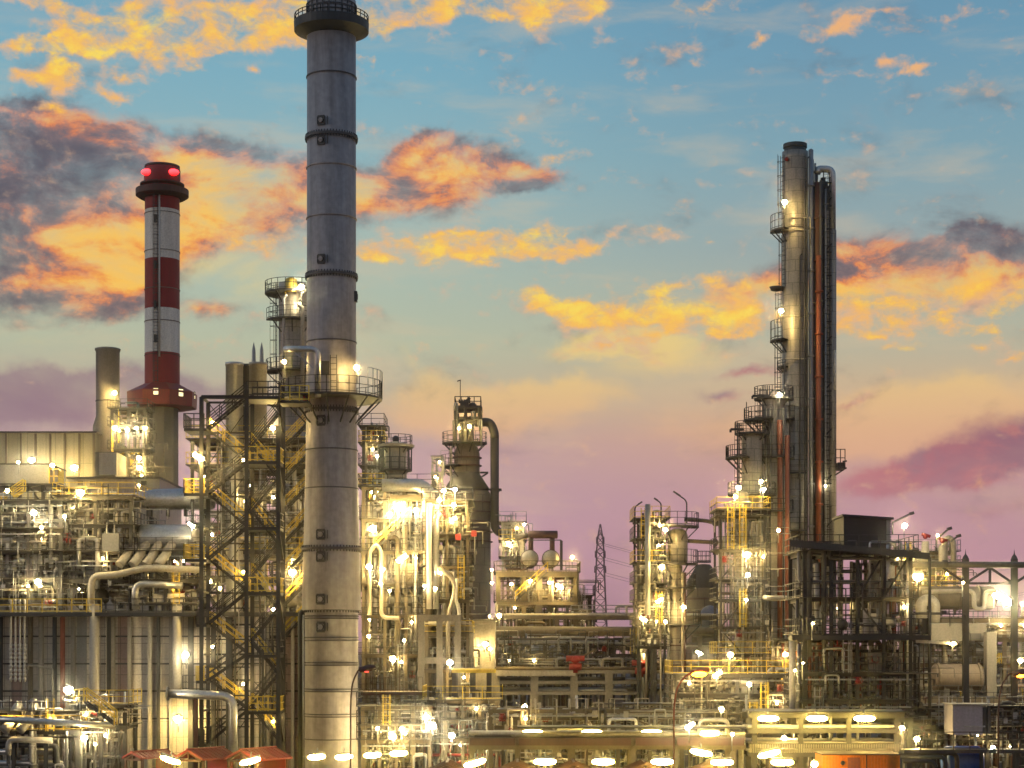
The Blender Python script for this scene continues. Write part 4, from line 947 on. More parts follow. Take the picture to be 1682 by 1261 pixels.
module('process_structure', 'low glaring pump deck right of the grey stack base', 596, 706, 150, 6, [1160, 1190, 1215], 44, vp=24, hp=18, ep=30, drums=5, vess=5, valves=26, boxes=6, mats=GM, steel='tan', bays=4, rmax=.24, ladders=1, cat='pump deck')
module('process_structure', 'low pump deck under the yellow gantry', 704, 816, 151, 6, [1150, 1182, 1212], 45, vp=22, hp=16, ep=28, drums=4, vess=4, valves=24, boxes=6, mats=GM + ['red'], steel='tan', bays=4, rmax=.22, ladders=1, cat='pump deck')

# ------------------------------------------------------------------ brown tower with the arched pipe
def brown_tower():
    D = 230; cx = px(767, D); s = D / F; c = (cx, D, 0)
    t = thing('reactor_tower', 'brown shouldered reactor tower with a thick dark pipe arching from its top', 'tower', (cx, D, 0))
    MB().lathe(c, [(39 * s, 0), (39 * s, pz(812, D)), (37.5 * s, pz(809, D)), (35 * s, pz(806, D))], 40).build('lower_shell', 'brownclad', t)
    MB().lathe(c, [(35 * s, pz(806, D)), (38 * s, pz(804, D)), (21.5 * s, pz(779, D)), (21 * s, pz(776, D))], 40).build('cone', 'darkcone', t)
    MB().lathe(c, [(21 * s, pz(778, D)), (21 * s, pz(745, D)), (18 * s, pz(735, D)), (12 * s, pz(729, D)), (11 * s, pz(702, D)), (7 * s, pz(694, D)), (.01, pz(691, D))], 36).build('upper_shell', 'brownclad', t)
    for y in (826, 842, 858, 874, 890, 765, 752):
        r = (39 if y > 800 else 21) * s
        MB().lathe(c, [(r, pz(y + 1, D)), (r + .25, pz(y + 1, D)), (r + .25, pz(y - 1, D)), (r, pz(y - 1, D))], 36, smooth=False).build('stiffener_ring', 'brown', t)
    ring_deck(t, cx - .3, D, pz(728, D), 12 * s, 37 * s, 0, 360, 'dark', 'dark', 'platform', 1.3, 18, 8)
    ring_deck(t, cx, D, pz(766, D), 21 * s, 44 * s, 120, 250, 'dark', 'dark', 'platform', 1.3, 8, 4)
    for k in (-1, 1): MB().box(cx + k * 28 * s - 7 * s, cx + k * 28 * s + 7 * s, D - .5, D + .5, pz(777, D), pz(775, D)).bar((cx + k * 21 * s, D, pz(785, D)), (cx + k * 34 * s, D, pz(777, D)), .2).build('bracket', 'dark', t)
    f = MB(); X0, X1 = px(748, D), px(790, D)
    for x in (X0, px(765, D), X1):
        for y in (D - 2.2, D + 2.2): f.ibeam((x, y, pz(728, D)), (x, y, pz(670, D)), .3, .3)
    for y in (690, 672):
        for yy in (D - 2.2, D + 2.2): f.bar((X0, yy, pz(y, D)), (X1, yy, pz(y, D)), .35)
        f.box(X0, X1, D - 2.2, D + 2.2, pz(y, D) - .1, pz(y, D) + .05)
    f.build('head_frame', 'dark', t)
    MB().rail([(X0, D + 2, pz(672, D)), (X0, D - 2.2, pz(672, D)), (X1, D - 2.2, pz(672, D)), (X1, D + 2, pz(672, D))], 1.3, .8, .05).build('railing', 'dark', t)
    for k, (xa, ya, xb, yb) in enumerate(((751, 700, 751, 662), (786, 700, 786, 668), (779, 690, 779, 676), (745, 735, 745, 690), (791, 735, 791, 690), (757, 720, 757, 694))):
        MB().path([W(xa, ya, D - 2.4), W(xb, yb, D - 2.4), W(xb + (5 if k % 2 else -4), yb, D - 2.4), W(xb + (5 if k % 2 else -4), yb + 12, D - 2.4)], .12, 6, .3).build('side_pipe', 'frame' if k % 2 else 'galv', t)
    for k in range(14):
        y = 728 - k % 3 * 18; MB().box(px(747 + k * 3.1, D), px(749 + k * 3.1, D), D - 2.6, D - 2.0, pz(y, D), pz(y - 5 - k % 4 * 2, D)).build('instrument_box', 'dark', t)
    g = MB().box(px(756, D), px(770, D), D - 1, D + 1, pz(672, D), pz(660, D)).bar(W(762, 662, D), W(772, 653, D), .3); g.ball(W(776, 668, D), .6, 8, 6)
    for k in range(5): g.tube(W(755 + k * 4, 662, D), W(755 + k * 4, 656, D), .13, 6)
    g.build('head_machinery', 'dark', t)
    MB().tube(W(756, 660, D), W(756, 625, D), .05, 5).bar(W(751, 626, D), W(757, 624, D), .12).build('wind_vane', 'frame', t)
    MB().path([W(761, 724, D - 1.2), W(762, 694, D - 1.2), W(806, 693, D - 1.2), W(812.5, 712, D - 1.2), W(812.5, 720, D - 1.2)], .56, 14, 1.6).build('arched_pipe', 'frame', t)
    MB().path([W(812.5, 719, D - 1.2), W(812.5, 872, D - 1.2), W(838, 880, D - 1.2), W(862, 879, D - 1.2)], .54, 14, 1.2).build('downcomer', 'darkcone', t)
    MB().box(px(804, D), px(824, D), D - 1.8, D + .5, pz(806, D), pz(804, D)).bar(W(806, 818, D), W(820, 806, D), .2).build('pipe_guide', 'dark', t)
    ladder((cx - 1.85, D - .6, pz(766, D)), (cx - 1.85, D - .6, pz(728, D)), .6, True).build('ladder', 'dark', t)
    MB().path([W(741, 800, D - 2), W(741, 735, D - 2), W(750, 730, D - 2)], .16, 6).build('side_pipe', 'pale', t)
brown_tower()
module('process_structure', 'thin scaffold frame with ladders left of the brown tower cone', 710, 726, 222, 2, [748, 775, 806, 830], 46, base=pz(880, 222), cat='scaffold', bays=1, vp=3, hp=1, ep=2, drums=0, vess=0, valves=1, boxes=0, steel='galv', wid=.16, cables=0, decks=False)

# ------------------------------------------------------------------ two-drum structure
tI = module('drum_structure', 'tan concrete decked structure carrying two round ended drums, right of the brown tower', 818, 946, 200, 8, [940, 988, 1032], 51, vp=24, hp=18, ep=20, drums=3, vess=4, valves=16, boxes=5, mats=['tan', 'frame', 'pale', 'brown', 'galv'], steel='tan', rail='tan', bays=3, rmax=.3, wid=.5, stairs=1)
for x in (870, 905):
    o = MB().drum((px(x, 199), 199.6, pz(917, 199)), (px(x, 199), 205, pz(917, 199)), .92, 24).build('drum', 'pale', tI)
    MB().lathe((px(x, 199), 199.7, pz(917, 199)), [(.92, -.12), (.99, -.12), (.99, .12), (.92, .12)], 24, (0, 1, 0)).build('drum_band', 'brown', o)
    MB().tube(W(x + 2, 905, 200.5), W(x + 2, 880, 200.5), .28, 10).build('riser', 'brown', tI)
MB().drum(W(868, 878, 200.5), W(915, 878, 200.5), .44, 16, .2).build('header', 'brown', tI)
MB().tube(W(846, 882, 200.5), W(868, 879, 200.5), .3, 12).build('header_inlet', 'tan', tI)
MB().rail([(px(860, 199), 199.2, pz(889, 199)), (px(922, 199), 199.2, pz(889, 199))], .15, 4, .06, (1,)).bar(W(922, 937, 199), W(922, 888, 199), .3).build('pipe_support', 'frame', tI)
MB().box(px(816, 199), px(948, 199), 199, 208, pz(947, 199), pz(938, 199)).build('slab', 'tan', tI)
MB().box(px(816, 199), px(948, 199), 199, 208, pz(993, 199), pz(988, 199)).build('slab', 'tan', tI)
MB().rail([(px(816, 199), 199.05, pz(988, 199)), (px(948, 199), 199.05, pz(988, 199))], 1.15, .9, .03).rail([(px(816, 199), 199.05, pz(938, 199)), (px(948, 199), 199.05, pz(938, 199))], 1.15, .9, .03).build('railing', 'tan', tI)
rng_ = random.Random(5)
for k in range(34):
    x = rng_.uniform(818, 942); y = rng_.choice((988, 1030, 1060)); hh = rng_.uniform(14, 34)
    MB().path([W(x, y, 198.6), W(x, y - hh, 198.6), W(x + rng_.uniform(-8, 8), y - hh, 198.6)], rng_.uniform(.05, .14), 6).build('riser_pipe', rng_.choice(['galv', 'pale', 'tan', 'frame']), tI)
MB().box(px(880, 199.5), px(891, 199.5), 199.5, 201, 0, pz(947, 199.5)).build('pillar', 'conc', tI)
module('process_structure', 'small railed top deck with lamps at the foot of the dark downcomer', 826, 858, 205, 5, [858, 888, 915], 52, base=pz(938, 199), bays=1, vp=8, hp=5, ep=6, drums=1, vess=2, valves=5, boxes=1, steel='galv', rail='galv', mats=GM, rmax=.2)
module('process_structure', 'dark jumble of machinery at the right end of the drum structure', 949, 970, 208, 4, [978, 1003, 1030], 53, bays=1, vp=8, hp=6, ep=8, drums=1, vess=2, valves=6, boxes=1, steel='black', mats=['dark', 'frame'], rmax=.2)

# ------------------------------------------------------------------ far pylon
def pylon():
    D = 900; s = D / F; cx = px(986, D)
    t = thing('power_pylon', 'distant lattice power pylon alone against the pink sky', 'pylon', (cx, D, 0))
    hw = [(1070, 12.5), (1003, 9.5), (930, 6.4), (905, 6.0), (882, 4.0), (860, .3)]
    def w(y):
        for (ya, a), (yb, b) in zip(hw, hw[1:]):
            if yb <= y <= ya: return (a + (b - a) * (ya - y) / (ya - yb)) * s
    ys = [1070, 1045, 1022, 1003, 985, 968, 950, 932, 918, 905, 893, 882, 871, 861]
    b = MB(); k = .42
    for ya, yb in zip(ys, ys[1:]):
        a, c, za, zc = w(ya), w(yb), pz(ya, D), pz(yb, D)
        for sx_, sy_ in ((1, 1), (1, -1), (-1, 1), (-1, -1)): b.bar((cx + sx_ * a, D + sy_ * a, za), (cx + sx_ * c, D + sy_ * c, zc), k)
        for sy_ in (1, -1):
            b.bar((cx - a, D + sy_ * a, za), (cx + c, D + sy_ * c, zc), k * .6); b.bar((cx + a, D + sy_ * a, za), (cx - c, D + sy_ * c, zc), k * .6)
            b.bar((cx + sy_ * a, D - a, za), (cx + sy_ * c, D + c, zc), k * .6)
        b.bar((cx - c, D - c, zc), (cx + c, D - c, zc), k * .6)
    b.build('lattice', 'dark', t)
    for y, e in ((930, 9), (905, 8), (882, 6)):
        a = MB(); z = pz(y, D)
        for sgn in (-1, 1):
            a.bar((cx, D, z + 1.2), (cx + sgn * e * s, D, z), k * .8); a.bar((cx, D, z - 1.2), (cx + sgn * e * s, D, z), k * .8)
        o = a.build('crossarm', 'dark', t)
        for sgn in (-1, 1): MB().tube((cx + sgn * e * s, D, z), (cx + sgn * e * s, D, z - 3.2), .3, 6).build('insulator', 'dark', o)
    for y, e in ((930, 9), (905, 8), (882, 6)):
        z = pz(y, D) - 3.2
        for sgn in (-1, 1):
            x = cx + sgn * e * s
            pts = [Vector((x + 260 * q, D + 60 * q, z - 18 * (4 * q * (1 - q)) + 0 * q)) for q in [i / 12 for i in range(13)]]
            MB().path(pts, .07, 4, 0.01).build('cable', 'dark', t)
pylon()

# ------------------------------------------------------------------ pipe racks through the middle
def rack(name, label, x0, x1, D, depth, tiers, posts, seed, n=6, rr=(.1, .3), mats=None, steel='conc', w=.6, cat='pipe rack', base=0):
    rng = random.Random(seed); mats = mats or ['galv', 'pale', 'alu', 'frame', 'tan']
    t = thing(name, label, cat, (px((x0 + x1) / 2, D), D + depth / 2, base)); X0, X1 = px(x0, D), px(x1, D)
    for x in posts:
        for y in (D + .3, D + depth - .3):
            (MB().box(px(x, D) - w / 2, px(x, D) + w / 2, y - w / 2, y + w / 2, base, pz(tiers[0], D)) if steel.startswith('conc') else MB().ibeam((px(x, D), y, base), (px(x, D), y, pz(tiers[0], D)), w, w)).build('post', steel, t)
    for ty in tiers:
        z = pz(ty, D)
        b = MB()
        for x in posts: b.bar((px(x, D), D, z - .2), (px(x, D), D + depth, z - .2), w * .7, .4)
        for y in (D + .1, D + depth - .1): b.bar((X0, y, z - .15), (X1, y, z - .15), w * .4, .32)
        b.build('beam', steel, t)
        for i in range(n):
            r = rng.uniform(*rr); y = D + .4 + (depth - .8) * i / max(1, n - 1); a = X0 + rng.choice((0, 0, rng.random() * (X1 - X0) * .3)); c = X1 - rng.choice((0, 0, rng.random() * (X1 - X0) * .3))
            pts = [(a, y, z + .02 + r), (c, y, z + .02 + r)]
            q = rng.random()
            if q < .3: pts.append((c, y, z - rng.uniform(1, 3)))
            elif q < .5: pts.insert(0, (a, y, z + rng.uniform(1, 2)))
            if rng.random() < .25:
                xm = a + (c - a) * rng.random(); xn = min(c - .5, xm + 2.0); zz = z + r
                if xm > a + .5 and xn > xm: pts = [(a, y, zz), (xm, y, zz), (xm, y, zz + 1.0), (xn, y, zz + 1.0), (xn, y, zz), (c, y, zz)]
            MB().path(pts, r, 8).build('pipe', rng.choice(mats), t)
    return t
tK = rack('pipe_rack', 'long level pipe bridge with a fat tan top pipe crossing the middle of the plant', 815, 1325, 196, 7, [1012, 1040, 1062, 1090], (818, 915, 1048, 1150, 1240, 1320), 61, 9, (.05, .2), steel='tan', w=.4)
MB().tube(W(815, 1035, 195.4), W(1322, 1036, 195.4), .42, 12).build('top_pipe', 'tan', tK)
for y, r, m in ((1066, .62, 'slate'), (1078, .55, 'slate'), (1050, .22, 'galv')): MB().drum(W(818, y, 195), W(962, y + 1, 195), r * .8, 18, .25).build('large_pipe', m, tK)
MB().rail([W(938, 1008, 194.5), W(1122, 1008, 194.5)], .9, 1.6, .05).build('railing', 'galv', tK)
for x in (840, 868, 900, 932, 958): MB().path([W(x, 1100, 194.2), W(x, 1046 + x % 7, 194.2), W(x + 9, 1046 + x % 7, 194.2)], .07, 6).build('drop_pipe', 'galv', tK)
module('process_structure', 'dense knot of small lit pipework under the tan top pipe bridge', 818, 1046, 188, 3, [1048, 1074, 1100], 64, vp=22, hp=16, ep=24, drums=2, vess=1, valves=18, boxes=4, mats=['galv', 'frame', 'pale', 'slate', 'tan'], steel='frame', bays=6, rmax=.2, ladders=1, wid=.2, decks=False, wl=3)
tK2 = rack('pipe_rack', 'lower grey green concrete pipe rack with thick square pillars in the middle', 812, 1112, 180, 6, [1101, 1118, 1136], (815, 878, 943, 1000, 1052, 1105), 62, 9, (.05, .18), steel='conc', w=.75)
MB().box(px(815, 179.6), px(945, 179.6), 179.4, 179.8, pz(1110, 179.6), pz(1101, 179.6)).build('fascia', 'pale', tK2)
b = thing('storage_tank', 'wide low brown storage tank wall behind the concrete rack', 'tank', (px(985, 232), 240, 0))
MB().lathe((px(985, 232), 240, 0), [(9, 0), (9, pz(1128, 232)), (8.6, pz(1126, 232)), (.01, pz(1118, 232))], 40).build('shell', 'brownclad', b)
MB().rail(circ(px(985, 232), 240, pz(1127, 232), 8.9, 180, 360, 16), 1.1, 2).build('railing', 'galv', b)
t = thing('storage_tank', 'dim brown tank glowing orange from the street lamp, right of the slim column', 'tank', (px(1150, 222), 222, 0))
MB().lathe((px(1150, 222), 222, 0), [(3.2, 0), (3.2, pz(1045, 222)), (2.6, pz(1036, 222)), (.01, pz(1030, 222))], 32).build('shell', 'brownclad', t)
MB().rail(circ(px(1150, 222), 222, pz(1046, 222), 3.25, 0, 360, 20), 1.1, 2).build('railing', 'dark', t)
def motor_valve(x, y, D, label):
    c = W(x, y, D); t = thing('motor_valve', label, 'valve', (c.x, c.y, pz(y + 22, D)), 'red motor valves on the concrete rack')
    MB().tube((c.x, c.y, pz(y + 22, D)), (c.x, c.y, c.z), .25, 10).build('stem', 'red', t)
    MB().ball(c, .5, 10, 8, 1, 1, .8).tube(c + Vector((-.9, 0, .1)), c + Vector((.9, 0, .1)), .3, 10).build('actuator', 'red', t)
    MB().tube(c + Vector((.4, 0, .1)), c + Vector((2.0, 0, 1.0)), .09, 6).build('lever', 'tan', t)
    MB().tube(c + Vector((-.6, -.1, -.7)), c + Vector((.6, -.1, -.7)), .35, 10).build('valve_body', 'red', t)
motor_valve(945, 1083, 179.5, 'red motor valve on top of the left thick pillar of the concrete rack')
motor_valve(1053, 1090, 179.5, 'red motor valve on top of the right thick pillar, left of the slim column')

# ------------------------------------------------------------------ slim column with dark head vessel
lx = px(1109, 178)
tL = thing('column', 'slim pale column carrying a wider dark dome topped vessel, middle right', 'column', (lx, 178, 0))
s_ = 178 / F
MB().lathe((lx, 178, 0), [(13 * s_, 0), (12 * s_, pz(1120, 178)), (12 * s_, pz(930, 178)), (8 * s_, pz(926, 178))], 28).build('shaft', 'clad', tL)
MB().lathe((lx + .25, 178, 0), [(9 * s_, pz(928, 178)), (16 * s_, pz(923, 178)), (16.4 * s_, pz(920, 178)), (16.4 * s_, pz(880, 178)), (14 * s_, pz(872, 178)), (8 * s_, pz(868, 178)), (.01, pz(867, 178))], 32).build('head_vessel', 'cladgrey', tL)
for y, ro in ((865, 1.6), (926, 1.5), (965, 1.3), (1025, 1.8)): ring_deck(tL, lx, 178, pz(y, 178), 12.2 * s_, 12.2 * s_ + ro, 150, 390, 'dark', 'dark', 'platform', 1.3, 12, 4)
for y in (1060, 1092, 1120): MB().lathe((lx, 178, 0), [(12 * s_, pz(y + 1, 178)), (13 * s_, pz(y + 1, 178)), (13 * s_, pz(y - 1, 178)), (12 * s_, pz(y - 1, 178))], 28, smooth=False).build('stiffener_ring', 'brown', tL)
for x, m in ((1098, 'galv'), (1121, 'pale'), (1125, 'brown')): MB().path([W(x, 1160, 176.8), W(x, 940, 176.8)], .14, 8).build('riser_pipe', m, tL)
tL2 = module('process_structure', 'dark scaffolded platform tower left of the slim column with thin lamp posts on top', 1048, 1092, 177, 5, [852, 885, 924, 958, 988, 1026, 1062], 63, bays=2, vp=16, hp=9, ep=16, drums=2, vess=3, valves=14, boxes=3, steel='black', deck='dark', mats=['galv', 'frame', 'pale', 'dark'], rmax=.24, ladders=3, wid=.2)
MB().tube(W(1064, 1010, 175.6), W(1064, 828, 175.6), .26, 10).build('riser_pipe', 'galv', tL2)
for x, y, dx in ((1043, 832, 9), (1086, 826, -9), (1128, 822, -17)):
    t = thing('street_lamp', {1043: 'unlit thin lamp post on the left corner of the dark scaffolded tower', 1086: 'unlit short lamp post on the middle of the dark scaffolded tower', 1128: 'unlit tallest lamp post above the dark dome vessel of the slim column'}[x], 'street lamp', tuple(W(x, 860, 176.5)))
    MB().path([W(x, 860, 176.5), W(x, y, 176.5), W(x + dx, y - 6 * abs(dx) / 9, 176.5)], .07, 6, .4).build('post', 'dark', t)
    MB().bar(W(x + dx * .6, y - 4 * abs(dx) / 9, 176.5), W(x + dx * 1.3, y - 8 * abs(dx) / 9, 176.5), .3, .14).build('lamp_head', 'frame', t)
for y0, y1, lab in ((853, 862, 'upper pipe bridging from the slim column to the narrow scaffolded frame'), (888, 891, 'lower pipe bridging from the slim column to the narrow scaffolded frame')):
    t = thing('bridge_pipe', lab, 'pipe', tuple(W(1128, y0, 178))); MB().path([W(1124, y0, 178), W(1160, y0 + 2, 178), W(1184, y1, 177.6)], .2, 10).build('pipe_run', 'tan', t); MB().tube(W(1172, y0 + 3, 177.8), W(1178, y1, 177.7), .34, 10).build('flange', 'frame', t)
# dark cone tank
cx = px(1156, 215); s_ = 215 / F
t = thing('cone_roof_tank', 'squat tank with a dark cone roof between the slim column and scaffolded frame', 'tank', (cx, 215, 0))
MB().lathe((cx, 215, 0), [(30 * s_, 0), (28 * s_, pz(965, 215))], 36).build('shell', 'brownclad', t)
MB().lathe((cx, 215, 0), [(29 * s_, pz(966, 215)), (28 * s_, pz(955, 215)), (13 * s_, pz(930, 215)), (10 * s_, pz(927, 215)), (.01, pz(926, 215))], 36).build('roof', 'darkcone', t)
for y in (985, 1008): MB().lathe((cx, 215, 0), [(28.6 * s_, pz(y, 215)), (29.8 * s_, pz(y, 215)), (29.8 * s_, pz(y - 2, 215)), (28.6 * s_, pz(y - 2, 215))], 36, smooth=False).build('stiffener_ring', 'brown', t)
o = MB().lathe((cx, 215, 0), [(.01, pz(924, 215)), (12 * s_, pz(924, 215)), (12 * s_, pz(922, 215)), (.01, pz(922, 215))], 16, smooth=False).build('cap_deck', 'dark', t)
MB().rail(circ(cx, 215, pz(922, 215), 11.5 * s_, 0, 360, 10), 1.2, 1).build('railing', 'dark', o)
MB().ball(W(1166, 1018, 210), 1.3, 16, 10, 1, 1, 1.3).build('side_vessel', 'slate', t)
# ------------------------------------------------------------------ group of tall columns on the right
tN = module('process_structure', 'tall narrow scaffolded frame around a slim bright column, left of the tallest right column', 1184, 1256, 169, 5, [838, 848, 903, 952, 985, 1030, 1075, 1125, 1165], 71, bays=2, vp=30, hp=14, ep=26, drums=1, vess=2, valves=22, boxes=4, mats=['galv', 'pale', 'alu', 'tan', 'galv'], steel='frame', rmax=.2, ladders=4, wid=.2)
cN, nx, nz = column('column', 'slim brightly lit column standing inside the narrow scaffolded frame', 1217, 806, 172, .72, 0, 'clad', decks=(), ring_every=5)
MB().lathe((nx, 172, 0), [(.95, pz(905, 172)), (.95, pz(870, 172))], 24).build('sleeve', 'clad', cN)
cM, mx_, mz = column('column', 'shortest of the three stepped right hand columns, dark railed cap', 1235, 712, 178, .97, 0, 'clad', decks=((712, .7, 0, 360), (752, 1.6, 150, 250), (812, 1.4, 0, 360)), top='flat')
MB().bar(W(1200, 705, 177), W(1222, 705, 177), .22).bar(W(1200, 705, 177), W(1200, 710, 177), .2).build('davit', 'dark', cM)
MB().tube(W(1212, 860, 177), W(1212, 695, 177), .09, 6).tube(W(1226, 660, 177), W(1226, 690, 177), .05, 5).build('riser_pipe', 'dark', cM)
cO, ox_, oz = column('column', 'middle of the three stepped right hand columns, greyer, with red pipes on its right', 1271, 652, 180, 1.16, 0, 'cladgrey', decks=((655, .8, 0, 360), (690, 1.8, 130, 260), (752, .9, 0, 360), (840, .8, 0, 360)), top='flat')
MB().bar(W(1236, 650, 179), W(1262, 650, 179), .22).bar(W(1236, 650, 179), W(1236, 655, 179), .2).build('davit', 'dark', cO)
MB().path([W(1262, 652, 178.6), W(1268, 641, 178.6), W(1282, 641, 178.6), W(1287, 655, 178.6)], .1, 6).build('vent_loop', 'dark', cO)
for k in range(5): MB().tube(W(1252 + k * 3, 652, 179), W(1252 + k * 3, 633, 179), .05, 5).build('vent_rod', 'dark', cO)
MB().path([W(1281, 690, 178.4), W(1281, 1050, 178.4)], .25, 10).build('red_pipe', 'rust', cO)
MB().path([W(1293, 715, 178.2), W(1293, 1040, 178.2), W(1303, 1056, 178.2)], .22, 10).build('red_pipe', 'rust', cO)
for x in (1258, 1265, 1287): MB().path([W(x, 670, 178.5), W(x, 1100, 178.5)], .09, 6).build('riser_pipe', 'frame', cO)
# the tallest column
D = 184; s_ = D / F
cP, bx_, bz = column('column', 'tallest right hand column with a dark collar top and long vertical pipes on its right', 1306, 250, D, 21.3 * s_, 0, 'clad', decks=(), top='flat', ring_every=9)
c = (bx_, D, 0)
MB().lathe(c, [(18.5 * s_, pz(252, D)), (17.5 * s_, pz(244, D)), (19.5 * s_, pz(243, D)), (19.5 * s_, pz(237, D)), (16 * s_, pz(236, D)), (.01, pz(236, D))], 32, smooth=False).build('collar', 'darkcone', cP)
ring_deck(cP, bx_, D, pz(380, D), 21.5 * s_, 41 * s_, 165, 235, 'dark', 'dark', 'platform', 1.5, 5, 3)
MB().lathe((bx_ - 31 * s_, D - .3, 0), [(.01, pz(480, D)), (.55, pz(478, D)), (.75, pz(472, D)), (.01, pz(470, D))], 12).bar(W(1266, 474, D - .2), W(1290, 476, D - .2), .3).build('hanging_platform', 'dark', cP)
ring_deck(cP, bx_, D, pz(560, D), 21.5 * s_, 41 * s_, 165, 230, 'dark', 'dark', 'platform', 1.9, 5, 3)
ring_deck(cP, bx_, D, pz(604, D), 21.5 * s_, 30 * s_, 165, 230, 'dark', 'dark', 'platform', .6, 5, 3)
for ya, yb, x in ((640, 560, 1280), (556, 480, 1281), (470, 385, 1287), (340, 255, 1285), (380, 330, 1286)): ladder(W(x, ya, D - 1), W(x, yb, D - 1), .5, True, Vector((-.8, -.6, 0))).build('ladder', 'dark', cP)
for y, a0, a1, ro in ((690, 150, 260, 34), (778, 140, 300, 32), (872, 140, 300, 33)): ring_deck(cP, bx_, D, pz(y, D), 21.5 * s_, ro * s_, a0, a1, 'dark', 'dark', 'platform', 1.2, 6, 3)
for x, ya, yb in ((1289, 900, 600), (1297, 960, 640), (1314, 1000, 420), (1322, 980, 300), (1326, 900, 260)): MB().path([W(x, ya, D - 1.45), W(x, yb, D - 1.45), W(x + 3, yb - 3, D - 1.2)], .07, 6, .2).build('instrument_line', 'frame', cP)
MB().ball(W(1292, 261, D - 1.1), .22, 8, 6).build('nozzle', 'red', cP)
for y0, y1, x0, x1 in ((357, 357, 1293, 1331), (377, 377, 1288, 1331), (589, 589, 1290, 1331)): MB().path([W(x0, y0, D - 1.5), W(x1, y1, D - 1.3), W(x1, y1 + 24, D - 1.3)], .07, 6).build('sprinkler_line', 'pale', cP)
tR = thing('riser_bundle', 'bundle of tall vertical pipes with red ones, standing right beside the tallest column', 'pipes', (px(1350, 184), 184, 0))
for x, yt, r, m, dd in ((1332, 246, .25, 'galv', 0), (1341, 285, .17, 'frame', 1.5), (1344, 300, .42, 'brown', .3), (1354.5, 300, .26, 'dark', .9), (1345.5, 420, .30, 'rust', -.3), (1352, 292, .26, 'dark', 1.2), (1337, 300, .13, 'frame', .2), (1349, 330, .12, 'galv', .8), (1356, 310, .1, 'galv', -.2), (1359.5, 345, .1, 'pale', .3), (1363, 320, .09, 'frame', .9), (1329.5, 290, .08, 'dark', .1), (1335, 262, .12, 'frame', .9), (1357.5, 298, .13, 'brown', 1.0), (1360.5, 305, .1, 'dark', .5), (1339, 268, .1, 'galv', 1.1), (1348.5, 296, .15, 'frame', -.4)):
    p = MB().path([W(x, 1010, 183 + dd), W(x, yt, 183 + dd)], r, 10)
    for k in range(9): p.tube(W(x, yt + 60 + 70 * k, 183 + dd), W(x, yt + 57 + 70 * k, 183 + dd), r * 1.4, 10)
    p.build('pipe', m, tR)
MB().path([W(1342, 285, 183.6), W(1344, 277.5, 183.6), W(1367, 277.5, 183.6), W(1367, 380, 183.6)], .36, 12, .9).build('pipe', 'alu', tR)
MB().path([W(1367, 378, 183.6), W(1367, 900, 183.6)], .42, 14).build('pipe', 'cladgrey', tR)
MB().path([W(1362, 520, 184.2), W(1362, 900, 184.2)], .2, 10).build('pipe', 'yellow', tR)
MB().tube(W(1371.5, 575, 183.2), W(1371.5, 640, 183.2), .13, 8).build('pipe', 'white', tR)
MB().tube(W(1332, 246, 183), W(1332, 252, 183), .12, 6).ball(W(1332, 247, 183), .2, 6, 5).build('vent_valve', 'galv', tR)
la = ladder(W(1358, 900, 183), W(1358, 282, 183), .6, True); la.build('ladder', 'dark', tR)
for k in range(16):
    y = 300 + k * 38; b = MB().bar(W(1330, y, 183.2), W(1366, y, 183.2), .12)
    if k % 2: b.bar(W(1353, y, 183.2), W(1366, y - 14, 183.2), .14)
    b.build('pipe_clamp', 'dark', tR)
o = MB().box(px(1373, 183), px(1388, 183), 182, 184.5, pz(771, 183), pz(769, 183)).bar(W(1372, 780, 183), W(1386, 771, 183), .15).box(px(1375, 183), px(1386, 183), 182.5, 183.5, pz(768, 183), pz(760, 183)).build('side_platform', 'dark', tR)
MB().rail([W(1373, 769, 182), W(1388, 769, 182), W(1388, 769, 184.4)], 1.9, .6, .04).bar(W(1384, 758, 182), W(1391, 757, 182), .15).build('railing', 'dark', o)
t = module('process_structure', 'pale pipe cluster at the foot of the tallest right hand column', 1258, 1330, 172, 6, [1050, 1100, 1145], 72, bays=2, vp=26, hp=10, ep=16, drums=1, vess=2, valves=10, boxes=2, mats=['pale', 'tan', 'clad', 'galv', 'rust'], steel='tan', rmax=.26, ladders=1)
tp = thing('crossing_pipe', 'pale pipe level between the stepped columns and the dark steel frame', 'pipe', tuple(W(1290, 982, 166)))
MB().path([W(1256, 981, 168), W(1262, 982, 166), W(1330, 982, 166), W(1330, 1010, 166)], .24, 10).build('pipe_run', 'pale', tp)

# ------------------------------------------------------------------ black steel structure with a shed on its sloped roof
tO = module('process_structure', 'black open steel structure with sloping canopy roof carrying a dark shed', 1322, 1495, 135, 7, [905, 982, 1042, 1105, 1150, 1180], 81, yel=0, wl=3, bays=4, vp=16, hp=14, ep=20, drums=1, vess=1, valves=16, boxes=3, mats=['galv', 'pale', 'dark', 'alu', 'frame'], steel='black', deck='dark', rmax=.26, ladders=3, wid=.26, brace=True)
D = 134
MB().add([W(1297, 886, 133.4), W(1527, 908, 133.4), W(1527, 908, 143), W(1297, 886, 143), W(1297, 897, 133.4), W(1527, 919, 133.4), W(1527, 919, 143), W(1297, 897, 143)], [(0, 3, 2, 1), (4, 5, 6, 7), (0, 1, 5, 4), (1, 2, 6, 5), (2, 3, 7, 6), (3, 0, 4, 7)]).build('canopy_roof', 'dark', tO)
sh = thing('rooftop_shed', 'windowless black shed with a pale ribbed end standing on the sloped canopy', 'shed', (px(1420, 137), 138, pz(898, 137)))
zb_ = pz(905, 137)
X0, X1 = px(1386, 137), px(1456, 137); za, zc = pz(848, 137), pz(853, 137)
